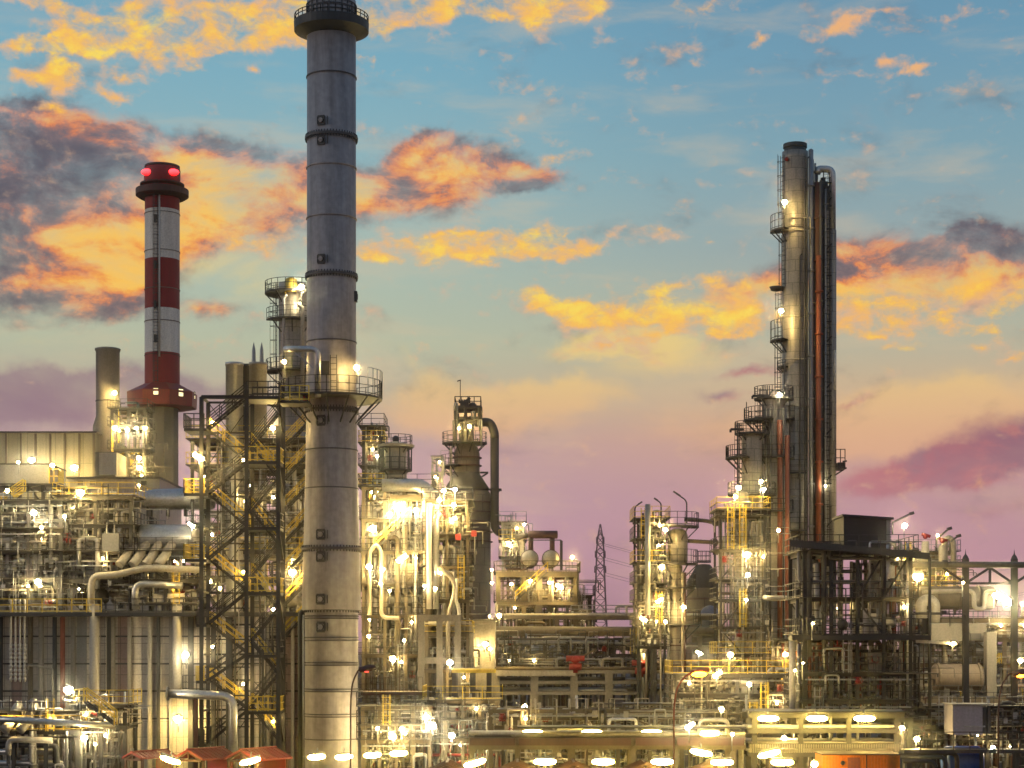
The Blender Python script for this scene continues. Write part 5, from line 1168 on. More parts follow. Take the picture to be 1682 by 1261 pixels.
MB().add([(X0, 137, zb_), (X1, 137, zb_), (X1, 141, zb_), (X0, 141, zb_), (X0, 137, za), (X1, 137, zc), (X1, 141, zc), (X0, 141, za)], [(3, 2, 1, 0), (4, 5, 6, 7), (0, 1, 5, 4), (1, 2, 6, 5), (2, 3, 7, 6), (3, 0, 4, 7)]).build('body', 'black', sh)
MB().add([(X0 - .15, 136.7, za), (X1 + .5, 136.7, zc - .02), (X1 + .5, 141.3, zc - .02), (X0 - .15, 141.3, za), (X0 - .15, 136.7, za + .16), (X1 + .5, 136.7, zc + .14), (X1 + .5, 141.3, zc + .14), (X0 - .15, 141.3, za + .16)], [(3, 2, 1, 0), (4, 5, 6, 7), (0, 1, 5, 4), (1, 2, 6, 5), (2, 3, 7, 6), (3, 0, 4, 7)]).build('roof', 'black', sh)
e = MB()
for k in range(12): z = zb_ + .2 + k * .2; e.box(X1 + .01, X1 + .38, 137.05, 140.9, z, z + .12)
e.box(X1 + .01, X1 + .3, 137.1, 140.8, zb_, zc - .05); e.build('ribbed_end', 'greysheet', sh)
def densepipes(t, x0, x1, y0, y1, D, n, seed, mats, r0=.05, r1=.16):
    rng = random.Random(seed)
    for i in range(n):
        x = rng.uniform(x0, x1); d = D + rng.uniform(0, 4); r = rng.uniform(r0, r1)
        ya = y0 + rng.uniform(0, 10); yb = y1 - rng.choice((0, 0, 0, rng.uniform(0, (y1 - y0) * .5)))
        pts = [W(x, yb, d), W(x, ya, d)]
        if rng.random() < .35: pts.append(W(x + rng.uniform(-12, 12), ya, d))
        MB().path(pts, r, 7).build('riser_pipe', rng.choice(mats), t)
densepipes(tO, 1306, 1520, 1052, 1170, 135.5, 92, 82, ['galv', 'rust', 'pale', 'galv', 'frame', 'white', 'brown'])
densepipes(tO, 1335, 1490, 920, 1040, 136.5, 34, 83, ['galv', 'pale', 'white', 'rust', 'frame'], .06, .2)
z = pz(1042, 133.5)
o = MB().box(px(1298, 133.5), px(1524, 133.5), 132.6, 134.4, z - .4, z - .05).build('balcony', 'black', tO)
MB().rail([(px(1299, 133), 132.7, z), (px(1330, 133), 132.7, z)], 1.15, .3, .03, (1, .08)).rail([(px(1488, 133), 132.7, z), (px(1522, 133), 132.7, z), (px(1522, 133), 134.4, z)], 1.15, .3, .03, (1, .08)).build('railing', 'black', o)
MB().bar(W(1504, 1053, 133.4), W(1572, 1057, 133.4), .22).build('jib_beam', 'galv', tO)
MB().tube(W(1300, 1052, 134), W(1300, 1175, 134), .17, 10).build('riser_pipe', 'white', tO)
MB().tube(W(1304, 1052, 134), W(1304, 1175, 134), .13, 8).build('riser_pipe', 'pale', tO)
MB().path([W(1527, 915, 135), W(1527, 1180, 135)], .12, 6).build('drain_pipe', 'dark', tO)
MB().ball(W(1384, 1026, 134), .42, 10, 8).build('motor', 'black', tO)

# ------------------------------------------------------------------ far right plant
YM = ['pale', 'tan', 'pale', 'galv', 'alu', 'white']
tP1 = module('process_structure', 'upper lit pipework deck with red valves behind the black shed', 1462, 1568, 186, 6, [906, 932, 965], 91, base=pz(1010, 186), bays=3, vp=18, hp=8, ep=14, drums=2, vess=4, valves=12, boxes=3, mats=YM, steel='tan', rail='galv', rmax=.3, ladders=1)
for x, y in ((1520, 881), (1548, 888)):
    MB().path([W(x, 930, 184), W(x, y + 8, 184)], .4, 12).build('relief_pipe', 'pale', tP1)
    MB().ball(W(x, y, 184), .28, 8, 6).tube(W(x - 6, y - 4, 184), W(x + 8, y, 184), .17, 8).build('relief_valve', 'red', tP1)
MB().path([W(1552, 930, 184.2), W(1552, 888, 184.2), W(1560, 882, 184.2), W(1566, 890, 184.2), W(1566, 930, 184.2)], .3, 10, .6).build('loop_pipe', 'pale', tP1)
for x, y, x2, y2, lab in ((1466, 858, 1497, 843, 'unlit lamp arm reaching out from behind the black shed'), (1538, 885, 1559, 868, 'unlit lamp arm above the left red relief valve'), (1560, 890, 1574, 880, 'unlit lamp arm furthest right above the upper pipework')):
    t = thing('lamp_arm', lab, 'lamp', tuple(W(x, y, 183)))
    MB().tube(W(x, y + 20, 183), W(x, y, 183), .09, 6).tube(W(x, y, 183), W(x2, y2, 183), .11, 6).build('arm', 'frame', t); MB().bar(W(x2 - 3, y2 + 1, 183), W(x2 + 4, y2 - 1, 183), .4, .3).build('lamp_head', 'dark', t)
tg = thing('pipe_gantry', 'long level pipe on finial topped posts with diagonal braces at the right edge', 'pipe gantry', (px(1625, 158), 158, 0))
for x in (1586, 1666):
    MB().ibeam((px(x, 158), 158, 0), (px(x, 158), 158, pz(918, 158)), .5, .5).build('post', 'dark', tg)
    MB().lathe((px(x, 158), 158, 0), [(.3, pz(918, 158)), (.22, pz(914, 158)), (.06, pz(910, 158)), (.01, pz(902, 158))], 8).build('finial', 'frame', tg)
MB().tube(W(1498, 927, 157.5), W(1760, 928, 157.5), .27, 12).tube(W(1548, 926, 157.5), W(1556, 926, 157.5), .33, 12).build('pipe', 'frame', tg)
b = MB()
for x0, y0, x1, y1 in ((1586, 958, 1626, 932), (1626, 932, 1664, 958), (1548, 932, 1586, 958), (1545, 958, 1670, 958), (1626, 932, 1626, 958), (1666, 958, 1706, 932)): b.bar(W(x0, y0, 158.2), W(x1, y1, 158.2), .2)
b.build('brace', 'dark', tg)
tP2 = module('process_structure', 'yellow lit structure with a long fat drum under the level pipe gantry, far right', 1500, 1700, 178, 9, [1016, 1048, 1090, 1148], 92, bays=4, vp=26, hp=22, ep=24, drums=4, vess=4, valves=22, boxes=6, mats=YM, steel='tan', rail='frame', rmax=.32, ladders=2, wid=.34, stairs=1)
MB().drum(W(1512, 982, 180), W(1628, 982, 180), 1.15, 28, .5).build('large_drum', 'tan', tP2)
for x in (1535, 1570, 1605): MB().lathe(W(x, 982, 180), [(1.16, 0), (1.25, 0), (1.25, .2), (1.16, .2)], 28, (1, 0, 0)).build('drum_band', 'tan', tP2)
MB().path([W(1513, 1022, 176), W(1513, 990, 176), W(1524, 984, 176), W(1535, 990, 176), W(1535, 1022, 176)], .55, 14, 1.0).build('loop_pipe', 'pale', tP2)
MB().path([W(1515, 972, 176.5), W(1600, 970, 176.5), W(1600, 1000, 176.5), W(1618, 1000, 176.5), W(1618, 970, 176.5), W(1640, 972, 176.5)], .22, 10, .6).build('large_pipe', 'pale', tP2)
MB().box(px(1532, 174), px(1622, 174), 174.5, 182, pz(1052, 174), pz(1024, 174)).build('concrete_deck', 'conc', tP2)
MB().box(px(1594, 174.3), px(1612, 174.3), 174.3, 174.5, pz(1050, 174), pz(1040, 174)).build('louvre', 'dark', tP2)
MB().box(px(1621, 172), px(1637, 172), 172, 173.2, 0, pz(1038, 172)).build('pillar', 'conc', tP2)
MB().box(px(1524, 170), px(1652, 170), 170, 174, pz(1157, 170), pz(1145, 170)).build('slab', 'tan', tP2)
tH = thing('heat_exchanger', 'large dark shiny horizontal exchanger drum on the concrete slab, far right', 'vessel', tuple(W(1570, 1145, 171)))
MB().drum(W(1536, 1113, 172), W(1608, 1113, 172), 1.28, 28, .35).build('shell', 'brownclad', tH)
for x in (1552, 1590): MB().box(px(x, 172) - .25, px(x, 172) + .25, 171.2, 172.8, pz(1146, 172), pz(1125, 172)).build('saddle', 'concdark', tH)
for x in (1540, 1606): MB().lathe(W(x, 1113, 172), [(1.29, -.1), (1.42, -.1), (1.42, .1), (1.29, .1)], 28, (1, 0, 0), smooth=False).build('flange', 'tan', tH)
MB().rail([W(1530, 1145, 170.2), W(1618, 1145, 170.2)], 1.1, 1.4, .04).build('railing', 'frame', tH)
module('process_structure', 'dim lower pipework at the right edge below the exchanger drum', 1488, 1710, 152, 6, [1160, 1192, 1215], 93, vp=30, hp=24, ep=30, drums=3, vess=4, valves=20, boxes=5, mats=['tan', 'galv', 'brown', 'pale', 'frame', 'dark'], steel='black', rail='dark', bays=5, rmax=.26, ladders=2)
tb = thing('control_cabinet', 'plain grey lilac box with dark louvred side panels at lower right', 'cabinet', (px(1589, 128), 129, pz(1208, 128)))
MB().box(px(1565, 128), px(1614, 128), 128, 130.5, pz(1207, 128), pz(1158, 128)).build('body', 'lilac', tb)
for x in (1616, 1623): MB().box(px(x, 128), px(x + 5, 128), 128.1, 130.3, pz(1205, 128), pz(1162, 128)).build('side_panel', 'dark', tb)
MB().box(px(1563, 128), px(1632, 128), 127.8, 130.8, pz(1157.5, 128), pz(1156, 128)).build('lid', 'greysheet', tb)
for x in (1570, 1608): MB().ibeam((px(x, 128), 129, 0), (px(x, 128), 129, pz(1207, 128)), .2, .2).build('leg', 'dark', tb)
MB().bar(W(1584, 1193, 127.8), W(1618, 1193, 127.8), .1).build('grab_rail', 'galv', tb)
t = thing('blue_tank', 'round blue tank partly hidden by dark hairpin pipes at the bottom right corner', 'tank', tuple(W(1582, 1300, 126)))
MB().drum(W(1556, 1252, 127), W(1606, 1252, 127), 1.15, 28, .35).build('shell', 'blue', t)
for x in (1565, 1598): MB().box(px(x, 127) - .15, px(x, 127) + .15, 126.2, 127.8, 0, pz(1262, 127)).build('saddle', 'concdark', t)
t = thing('hairpin_pipes', 'nested dark hairpin pipes in front of the blue tank, bottom right', 'pipes', tuple(W(1530, 1300, 124)))
for k, (x0, x1, y) in enumerate(((1504, 1536, 1250), (1500, 1553, 1243), (1496, 1572, 1237))): MB().path([W(x0 - 20, y, 124 + k * .6), W(x1, y, 124 + k * .6), W(x1, 1300, 124 + k * .6)], .15, 10, .5).build('pipe', 'dark', t)
t = thing('walkway', 'dark low walkway with railings running to the right edge past the lilac box', 'walkway', (px(1600, 124), 125, 0))
z = pz(1232, 124)
MB().box(px(1488, 124), px(1760, 124), 124.6, 126, z - .25, z).build('deck', 'dark', t)
MB().rail([(px(1488, 124), 124.6, z), (px(1760, 124), 124.6, z)], 1.2, 1.1, .035).build('railing', 'black', t)
for x in (1500, 1560, 1620, 1680): MB().ibeam((px(x, 124), 125.3, 0), (px(x, 124), 125.3, z - .25), .22, .22).build('leg', 'dark', t)

# ------------------------------------------------------------------ low front edge: lamp lit racks, shelters, cabin
tF = rack('pipe_rack', 'front pipe rack with a long brown fascia beam and tube lamps above it', 770, 1225, 131, 4, [1210, 1224], (775, 850, 940, 1040, 1110, 1205), 95, 5, (.08, .2), steel='tan', w=.4, mats=['pale', 'galv', 'tan', 'white'])
for a, c in ((772, 846), (852, 1036), (1044, 1108), (1112, 1222)): MB().box(px(a, 130.6), px(c, 130.6), 130.4, 130.6, pz(1224, 130.6), pz(1212, 130.6)).build('fascia', 'brown', tF)
MB().box(px(850, 130.6), px(1225, 130.6), 130.3, 133, pz(1196, 130.6), pz(1193, 130.6)).build('lamp_canopy', 'dark', tF)
tF2 = rack('pipe_rack', 'front pale green lit rack with three tube lamps left of the dark lilac box', 1230, 1486, 132, 4, [1172, 1197, 1222, 1236], (1240, 1316, 1395, 1474), 96, 6, (.06, .15), steel='frame', w=.36, mats=['pale', 'galv', 'white'])
MB().box(px(1232, 131.6), px(1490, 131.6), 131.2, 134, pz(1171, 131.6), pz(1168, 131.6)).build('lamp_canopy', 'dark', tF2)
b = MB()
for k in range(90): x = px(1232 + k * 2.8, 132); b.bar((x, 131.9, pz(1236, 132)), (x, 131.9, pz(1222, 132)), .05)
b.build('fence_infill', 'pale', tF2)
module('process_structure', 'lit tangle of small pipes beneath the front brown fascia rack', 806, 1120, 141, 5, [1165, 1192, 1218], 97, vp=30, hp=24, ep=34, drums=3, vess=4, valves=26, boxes=5, mats=['pale', 'galv', 'white', 'tan', 'frame'], steel='tan', rail='galv', bays=6, rmax=.2, ladders=2, decks=False)
module('process_structure', 'lit pipes and pumps behind the orange street lamp head', 1112, 1310, 150, 6, [1108, 1140, 1172, 1205], 98, vp=34, hp=20, ep=34, drums=3, vess=6, valves=26, boxes=5, mats=['pale', 'tan', 'galv', 'white', 'frame'], steel='frame', rail='frame', bays=4, rmax=.24, ladders=3)
def shelter(xp, yp, D, w, label, rot=0, m='redroof'):
    t = thing('shelter', label, 'shelter', (px(xp, D), D, 0), 'red roofed shelters along the bottom edge'); X = px(xp, D); z = pz(yp, D); h = w * .22
    t.rotation_euler = (0, 0, R(rot))
    r_ = MB()
    for k in (-1, 1):
        r_.add([(X, D - 1.6, z), (X + k * w / 2, D - 1.6, z - h), (X + k * w / 2, D + 2.4, z - h), (X, D + 2.4, z), (X, D - 1.6, z - .12), (X + k * w / 2, D - 1.6, z - h - .12), (X + k * w / 2, D + 2.4, z - h - .12), (X, D + 2.4, z - .12)], [(0, 1, 2, 3) if k > 0 else (3, 2, 1, 0), (4, 7, 6, 5), (0, 4, 5, 1), (1, 5, 6, 2), (2, 6, 7, 3)])
    r_.build('roof', m, t)
    n_ = MB()
    for j in range(9):
        y = D - 1.5 + j * .47
        for k in (-1, 1): n_.bar((X, y, z + .02), (X + k * w / 2, y, z - h + .02), .05)
    n_.bar((X, D - 1.65, z + .03), (X, D + 2.45, z + .03), .16, .08); n_.build('roof_ribs', m, t)
    g = MB(); g.bar((X - w * .42, D - 1.45, z - h - .15), (X + w * .42, D - 1.45, z - h - .15), .15); g.bar((X, D - 1.45, z - .15), (X, D - 1.45, z - h - .1), .12); g.bar((X - w * .42, D - 1.45, z - h - .15), (X, D - 1.45, z - .2), .12); g.bar((X + w * .42, D - 1.45, z - h - .15), (X, D - 1.45, z - .2), .12)
    g.build('gable_truss', 'brown', t)
    for k in (-1, 1):
        for y in (D - 1.3, D + 2.1): MB().bar((X + k * w * .42, y, 0), (X + k * w * .42, y, z - h), .16).build('post', 'brown', t)
    MB().box(X - w * .4, X + w * .4, D + 1.95, D + 2.05, .2, z - h - .1).build('back_wall', 'red', t)
shelter(332, 1229, 134, 3.0, 'red gabled shelter roof left of the one against the stair tower foot', -32)
shelter(418, 1229, 133, 3.2, 'red gabled shelter roof at the foot of the stair tower', -32)
shelter(240, 1233, 140, 2.0, 'smallest red shelter roof, leftmost, before the furnace wall', -32)
for x, lab in ((735, 'brown red truss gable just left of the brown fascia rack middle'), (850, 'brown red truss gable below the left end of the long fascia'), (942, 'brown red truss gable below the middle of the long fascia'), (1058, 'orange lit truss gable right beside the orange street lamp post'), (1172, 'brown red truss gable right of the orange street lamp post')):
    shelter(x, 1251, 124, 3.6, lab, 0, 'brown')
tc_ = thing('orange_cabin', 'bright orange steel cabin at the bottom edge right of centre', 'cabin', (px(1415, 125), 126, 0))
MB().box(px(1351, 125), px(1462, 125), 125, 128, 0.3, pz(1240, 125)).build('body', 'orange', tc_)
MB().box(px(1349, 125), px(1480, 125), 124.8, 128.3, pz(1240, 125), pz(1238, 125)).build('roof', 'brown', tc_)
MB().box(px(1462.1, 125), px(1479, 125), 125.2, 128, .3, pz(1240, 125)).build('end_bay', 'orange', tc_)
MB().box(px(1422, 125), px(1424, 125), 124.94, 125, .3, pz(1240, 125)).build('door_edge', 'brown', tc_)
r_ = MB()
for k in range(22): x = px(1352 + k * 5, 125); r_.box(x - .03, x + .03, 124.95, 125, .4, pz(1241.5, 125))
r_.build('side_ribs', 'orange', tc_)
MB().box(px(1392, 125), px(1412, 125), 124.93, 125, .4, pz(1244, 125)).build('door', 'rust', tc_)
MB().ball((px(1384, 125), 124.95, pz(1253, 125)), .16, 8, 6).build('vent_knob', 'dark', tc_)
for x in (1355, 1475): MB().box(px(x, 125) - .3, px(x, 125) + .3, 125.2, 128, 0, .3).build('skid', 'dark', tc_)

# ------------------------------------------------------------------ small things that stand about
def curved_lamp(x, yb, yt, xh, yh, D, label, mat, pole, r):
    t = thing('street_lamp', label, 'street lamp', (px(x, D), D, 0))
    MB().path([(px(x, D), D, 0), W(x, yt + 40, D), W(x + (xh - x) * .12, yt + 8, D), W(x + (xh - x) * .5, yt - 12, D), W(xh - 6, yh - 3, D)], .055, 8, .9).build('pole', pole, t)
    MB().lathe(W(xh, yh - 4, D), [(.01, -.55), (.2, -.45), (.24, .2), (.12, .6), (.01, .65)], 10, (1, 0, .22)).build('lamp_head', pole, t)
    MB().ball(W(xh, yh, D) + Vector((0, -.05, -.03)), r, 12, 8, 1.5, .9, .6).build('lamp_glass', mat, t)
curved_lamp(1107, 1261, 1120, 1148, 1106, 110, 'orange street lamp with a curved orange post in the lower middle right', 'lamporange', 'rust', .32)
curved_lamp(576, 1261, 1112, 602, 1102, 122, 'red street lamp with a thin curved post in front of the grey stack', 'lampred', 'brown', .11)
curved_lamp(1640, 1261, 1118, 1676, 1109, 118, 'orange street lamp cut by the right edge of the photo', 'lamporange', 'brown', .2)
# ------------------------------------------------------------------ lit lamps
G1 = 'floodlights on the plant'
LAMPS = [
 # x, y, D, radius, label
 (495, 471, 183, .62, 'glaring floodlight at the top of the silver column, touching the grey stack'),
 (492, 498, 184, .26, 'small lamp under the top deck of the silver column'),
 (467, 594, 152, .30, 'floodlight on a bent arm left of the grey stack platform'),
 (586, 604, 147, .46, 'floodlight on the right of the grey stack platform railing'),
 (448, 703, 150, .40, 'floodlight high inside the stair tower beside the pale flue'),
 (326, 750, 143, .52, 'large tilted floodlight left of the stair tower upper flights'),
 (413, 797, 158, .30, 'lamp low behind the second right hand landing of the stair tower'),
 (444, 803, 160, .28, 'lamp between the stair tower and the rear stairs'),
 (480, 940, 156, .80, 'hugest glare behind the stair tower, left of the grey stack flange'),
 (314, 862, 156, .38, 'tilted lamp above the fat drum left of the stair tower'),
 (62, 955, 157, .62, 'big floodlight above the walkway railing at the far left'),
 (343, 955, 155, .55, 'glaring lamp just inside the left post of the stair tower'),
 (362, 966, 155, .28, 'smaller lamp right of the glaring one inside the stair tower'),
 (305, 1075, 154, .7, 'lamp on a thin pole above the small balcony of the furnace wall'),
 (112, 1133, 141, .7, 'lamp on a thin pole at the lower left corner pipework'),
 (292, 1180, 155, .75, 'floodlight low against the furnace wall under the fat steam pipe'),
 (138, 1212, 138, .48, 'glaring lamp in the bottom left pipe knot'),
 (156, 1222, 138, .26, 'smaller lamp in the bottom left pipe knot'),
 (132, 809, 158, .62, 'wide glare at the left end of the silver transfer duct'),
 (55, 842, 158, .48, 'lamp among the upper left pipework below the grey shed'),
 (12, 806, 180, .40, 'lamp under the grey shed beside its yellow stairs'),
 (106, 848, 158, .3, 'lamp between the two upper left pipe structures'),
 (68, 866, 158, .28, 'lower lamp among the upper left pipework'),
 (228, 797, 200, .30, 'lamp in front of the striped chimney plinth'),
 (30, 759, 184, .32, 'lamp on the roof edge of the grey shed, left one'),
 (86, 764, 184, .45, 'lamp at the right corner of the grey shed roof'),
 (188, 645, 247, .55, 'lamp glowing on the right side of the short grey chimney'),
 (189, 703, 234, .62, 'lamp at the left of the glowing lattice frame'),
 (209, 706, 234, .48, 'lamp at the middle of the glowing lattice frame'),
 (224, 703, 234, .46, 'lamp right of the middle in the glowing lattice frame'),
 (238, 703, 234, .44, 'lamp at the right of the glowing lattice frame'),
 (228, 752, 234, .55, 'upper of the two lamps against the striped chimney plinth'),
 (229, 768, 234, .62, 'lower of the two lamps against the striped chimney plinth'),
 (122, 768, 238, 1.1, 'lamp low on the boiler house wall'),
 (52, 755, 240, 1.0, 'lamp low on the boiler house wall just above the grey shed'),
 # bright unit
 (655, 832, 170, .95, 'widest glare under the canopy of the brightest pipe structure'),
 (683, 838, 170, .50, 'right part of the glare under the canopy of the brightest structure'),
 (612, 868, 169, .8, 'glare at the grey stack edge in the brightest structure, second deck'),
 (640, 845, 170, .5, 'left part of the glare under the canopy'),
 (660, 917, 168, .60, 'tilted floodlight on the third deck of the brightest structure'),
 (606, 931, 169, .55, 'lamp beside the grey stack on the third deck'),
 (628, 935, 169, .38, 'lamp between the two pale hairpin pipes'),
 (625, 958, 169, .36, 'lamp just below the pale hairpin pipes'),
 (715, 967, 167, .36, 'lamp beside the tall white pipe, lower half'),
 (697, 962, 168, .28, 'smaller lamp left of the tall white pipe'),
 (640, 970, 169, .34, 'lamp in front of a yellow railing in the brightest structure'),
 (722, 821, 168, .42, 'lamp on the top deck of the structure before the brown tower'),
 (729, 806, 168, .36, 'upper left lamp over the structure before the brown tower'),
 (747, 804, 168, .36, 'upper right lamp over the structure before the brown tower'),
 (745, 829, 168, .40, 'lamp on the pale box before the brown tower'),
 (744, 853, 168, .48, 'tilted lamp above the dark railed balcony'),
 (619, 749, 176, .34, 'lamp in the small deck tower beside the grey stack'),
 (645, 1082, 158, .50, 'floodlight on a pole above the close barred walkway'),
 (739, 1088, 160, .62, 'glaring lamp on the yellow gantry left end'),
 (797, 1058, 178, .55, 'lamp on the beige cabin wall'),
 (805, 1066, 178, .32, 'smaller lamp on the beige cabin wall corner'),
 (606, 1045, 170, .36, 'lamp low beside the grey stack above the walkway'),
 (664, 1052, 168, .22, 'tiny lamp right of the grey stack above the pump deck'),
 (607, 1018, 170, .2, 'tiny lamp touching the grey stack flange'),
 (645, 1210, 146, .6, 'glaring lamp on the low pump deck left'),
 (710, 1192, 146, .66, 'glaring lamp on the low pump deck, middle'),
 (700, 1178, 147, .5, 'upper glaring lamp on the low pump deck'),
 (742, 1208, 146, .62, 'glaring lamp on the low pump deck, right'),
 (620, 1196, 146, .34, 'smaller lamp on the low pump deck left'),
 (660, 1197, 146, .3, 'smaller lamp between the two pump deck glares'),
 (838, 896, 199, .3, 'lamp on the small top deck under the dark downcomer'),
 (835, 892, 203, .38, 'lamp tucked under the bend of the dark downcomer'),
 (861, 861, 200, .30, 'lamp on a mast right of the dark downcomer bend'),
 (940, 915, 199, .34, 'lamp on a mast at the right end of the drum structure'),
 (771, 700, 226, .50, 'upper lamp under the arched pipe of the brown tower'),
 (754, 703, 226, .34, 'left lamp in the head of the brown tower'),
 (808, 936, 198, .26, 'small lamp at the left of the drum structure upper slab'),
 (808, 957, 198, .32, 'lamp under the left end of the drum structure upper slab'),
 (840, 959, 198, .34, 'left lamp below the two drums'),
 (871, 954, 198, .44, 'largest lamp below the two drums'),
 (902, 957, 198, .32, 'right lamp below the two drums'),
 (919, 963, 198, .5, 'tilted lamp at the right below the two drums'),
 (820, 1011, 190, .46, 'lamp at the left end of the tan top pipe bridge'),
 (804, 1012, 190, .2, 'tiny lamp left of the pipe bridge'),
 (1020, 1052, 192, .36, 'star bright lamp over the slate blue pipes'),
 (862, 1052, 193, .26, 'small lamp over the slate blue pipes, left'),
 (930, 1052, 193, .2, 'tiny lamp over the slate blue pipes, right'),
 (858, 1163, 150, .56, 'tilted floodlight in the dark gap under the concrete rack'),
 (887, 1156, 178, .16, 'tiny lamp under the concrete rack'),
 # slim column
 (1093, 870, 175, .36, 'lamp beside the dark dome vessel of the slim column'),
 (1087, 931, 175, .48, 'lamp below the dark dome vessel'),
 (1083, 986, 175, .52, 'tilted lamp on the fourth deck of the dark scaffolded tower'),
 (1057, 1017, 174, .56, 'tilted lamp at the foot of the dark scaffolded tower'),
 (1093, 1021, 174, .30, 'lamp on the lower platform of the slim column'),
 (1078, 1021, 174, .2, 'tiny lamp left of the slim column lower platform'),
 (1123, 997, 175, .38, 'lamp right of the slim column'),
 (1148, 1072, 160, .30, 'slanted white lamp above the orange street lamp'),
 (1178, 1107, 146, .55, 'tilted white floodlight right of the orange street lamp'),
 (1200, 1075, 148, .46, 'floodlight above the pumps left of the stepped columns'),
 (1231, 1124, 147, .42, 'star bright lamp among the pumps below the stepped columns'),
 (1185, 1165, 146, .52, 'lamp low among the pumps right of the orange post'),
 (1083, 1171, 150, .40, 'small tilted lamp left of the orange post'),
 (1133, 1192, 128, .48, 'small tilted lamp right of the orange post'),
 (1203, 1206, 129, .28, 'small round lamp at the right end of the brown fascia rack'),
 (1288, 1212, 134, .36, 'small lamp behind the front pale green rack'),
 (1213, 801, 167, .46, 'lamp at the top left of the narrow scaffolded frame'),
 (1250, 791, 168, .34, 'upper lamp at the top right of the narrow scaffolded frame'),
 (1254, 804, 168, .40, 'lower lamp at the top right of the narrow scaffolded frame'),
 (1208, 816, 167, .34, 'second lamp down at the top left of the narrow scaffolded frame'),
 (1227, 911, 167, .58, 'largest lamp half way down the narrow scaffolded frame'),
 (1228, 944, 167, .44, 'lamp below the largest one in the narrow scaffolded frame'),
 (1226, 985, 167, .28, 'dim lamp on the lower half of the narrow scaffolded frame'),
 (1279, 871, 176, .36, 'star bright lamp on the red pipes of the middle stepped column'),
 (1281, 648, 178, .34, 'lamp on the railed cap of the middle stepped column'),
 (1289, 332, 180, .66, 'dazzling floodlight near the top of the tallest column'),
 (1283, 510, 181, .45, 'lamp on the left flank of the tallest column'),
 (1290, 1075, 170, .5, 'lamp at the foot of the red pipes'),
 (1356, 798, 182, .2, 'tiny lamp between the tall vertical pipes'),
 # right
 (1486, 863, 181, .44, 'lamp right of the black shed'),
 (1540, 879, 181, .28, 'lamp by the left red relief valve'),
 (1508, 947, 150, .95, 'dazzling floodlight right of the black structure'),
 (1582, 957, 156, .2, 'tiny lamp on the gantry brace'),
 (1650, 984, 165, .85, 'large tilted glare under the gantry at the right edge'),
 (1634, 978, 166, .45, 'left part of the glare under the gantry at the right edge'),
 (1680, 992, 165, .4, 'lamp cut by the right edge under the gantry'),
 (1566, 1057, 133, .26, 'lamp at the tip of the jib beam'),
 (1319, 1089, 132, .16, 'tiny upper lamp on the white pipe of the black structure'),
 (1306, 1101, 132, .18, 'tiny lower lamp on the white pipe of the black structure'),
 (1335, 1024, 132, .2, 'small reddish lamp on the black structure balcony'),
 (1676, 1085, 160, .5, 'lamp above the orange street lamp at the right edge'),
 (1482, 1196, 128, .34, 'left lamp by the lilac box pipes'),
 (1506, 1214, 128, .42, 'right lamp by the lilac box pipes'),
 (1631, 1228, 128, .30, 'lamp right of the blue tank'),
 (1338, 1255, 123, .42, 'round lamp beside the orange cabin'),
]
for x, y, D_l, r, lab in LAMPS:
    q = (x * 13 + y * 7) % 10 / 10
    lamp(x, y, D_l, lab, r * (.36 + .16 * q), m='lamp' if (x * 7 + y) % 3 else 'lampwhite', tilt=(35 if (x + y) % 2 else -30) if ('tilted' in lab or 'slanted' in lab) else 0)
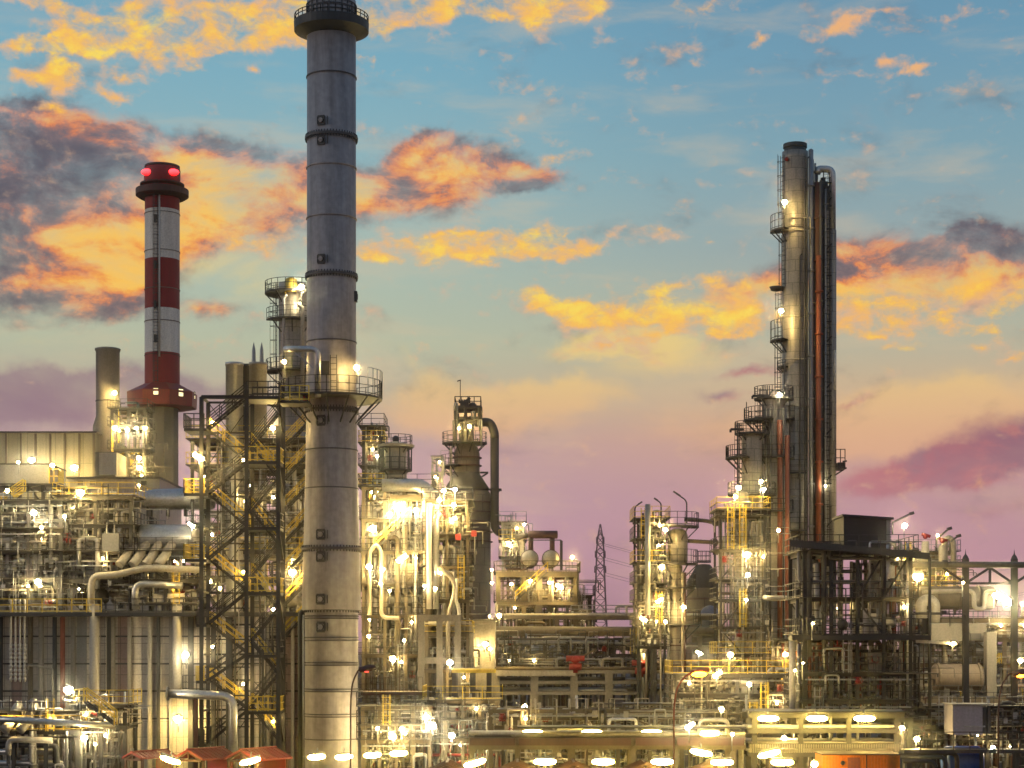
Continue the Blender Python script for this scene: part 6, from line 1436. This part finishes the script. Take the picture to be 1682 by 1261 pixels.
TUBES = [(520, 1243, 130, -4, 'leftmost of four tube lamps at the foot of the grey stack'), (565, 1243, 130, -4, 'second tube lamp from the left at the foot of the grey stack'), (612, 1240, 130, -4, 'third tube lamp from the left at the foot of the grey stack'), (655, 1237, 130, -4, 'rightmost of four tube lamps at the foot of the grey stack'),
 (280, 1248, 131, 18, 'tilted tube lamp under the left red shelter roof'), (411, 1250, 130, -14, 'tilted tube lamp under the shelter roof at the stair tower foot'),
 (875, 1203, 129.5, 0, 'leftmost tube lamp on the canopy over the brown fascia'), (972, 1203, 129.5, 0, 'second tube lamp on the canopy over the brown fascia'), (1070, 1203, 129.5, 0, 'third tube lamp on the canopy over the brown fascia, beside the orange post'), (1165, 1204, 129.5, 0, 'rightmost tube lamp on the canopy over the brown fascia'),
 (1262, 1180, 130.5, 0, 'left tube lamp on the pale green rack'), (1342, 1180, 130.5, 0, 'middle tube lamp on the pale green rack'), (1420, 1180, 130.5, 0, 'right tube lamp on the pale green rack'),
 (780, 1253, 121, -16, 'tilted tube lamp left of the long fascia'), (895, 1251, 121, 0, 'lower tube lamp between the first two truss gables'), (991, 1251, 121, 0, 'lower tube lamp left of the orange lit gable'), (1088, 1251, 121, 0, 'lower tube lamp at the foot of the orange post'), (1186, 1252, 121, 0, 'lower tube lamp right of the orange post'), (1285, 1252, 121, 0, 'lower tube lamp left of the orange cabin'),
 (1152, 1236, 122, 11, 'tilted tube lamp right of the orange post'), (1263, 1238, 122, -14, 'tilted tube lamp left of the pale green rack pillars')]
for x, y, D_l, rot, lab in TUBES:
    if 'brown fascia' in lab: D_l = 131.6
    c = W(x, y, D_l); t = thing('tube_lamp', lab, 'tube lamp', (c.x, c.y, c.z), 'tube lamps along the front edge')
    d = Vector((math.cos(R(rot)), 0, -math.sin(R(rot)))) * (.5 if 'foot of the grey' in lab else .6)
    L_ = d.length * 1.25
    MB().lathe(c, [(.22 * math.sin(R(a)) ** .8 + .001, -L_ * math.cos(R(a))) for a in (0, 8, 20, 38, 60, 90, 120, 142, 160, 172, 180)], 14, d).build('tube_flare_glass', 'tube', t)  # glass swollen to a spindle that imitates the lamp's flare
    up = Vector((0, .05, .24))
    MB().bar(c - d * 1.15 + up, c + d * 1.15 + up, .5, .12).build('reflector', 'galv', t)
    MB().tube(c + up, c + up + Vector((0, .5, .35)), .05, 6).build('bracket', 'galv', t)
HAZE, HG = .00027, .992
# ------------------------------------------------------------------ thin mist added to give the lamps halos
hz = MB().box(-1030, 1030, -230, 2530, -1.6, 82).build('halo_mist', 'asphalt'); hz['kind'] = 'stuff'
hm = bpy.data.materials.new('lamp_halo_mist'); hm.use_nodes = True; ht = hm.node_tree; ht.nodes.clear()
hv = ht.nodes.new('ShaderNodeVolumePrincipled'); hv.inputs['Color'].default_value = (.9, .88, .86, 1); hv.inputs['Density'].default_value = HAZE
hv.inputs['Anisotropy'].default_value = HG
ho = ht.nodes.new('ShaderNodeOutputMaterial'); ht.links.new(hv.outputs[0], ho.inputs['Volume'])
hm.cycles.homogeneous_volume = True; hm.cycles.volume_sampling = 'DISTANCE'
hz.data.materials.clear(); hz.data.materials.append(hm)
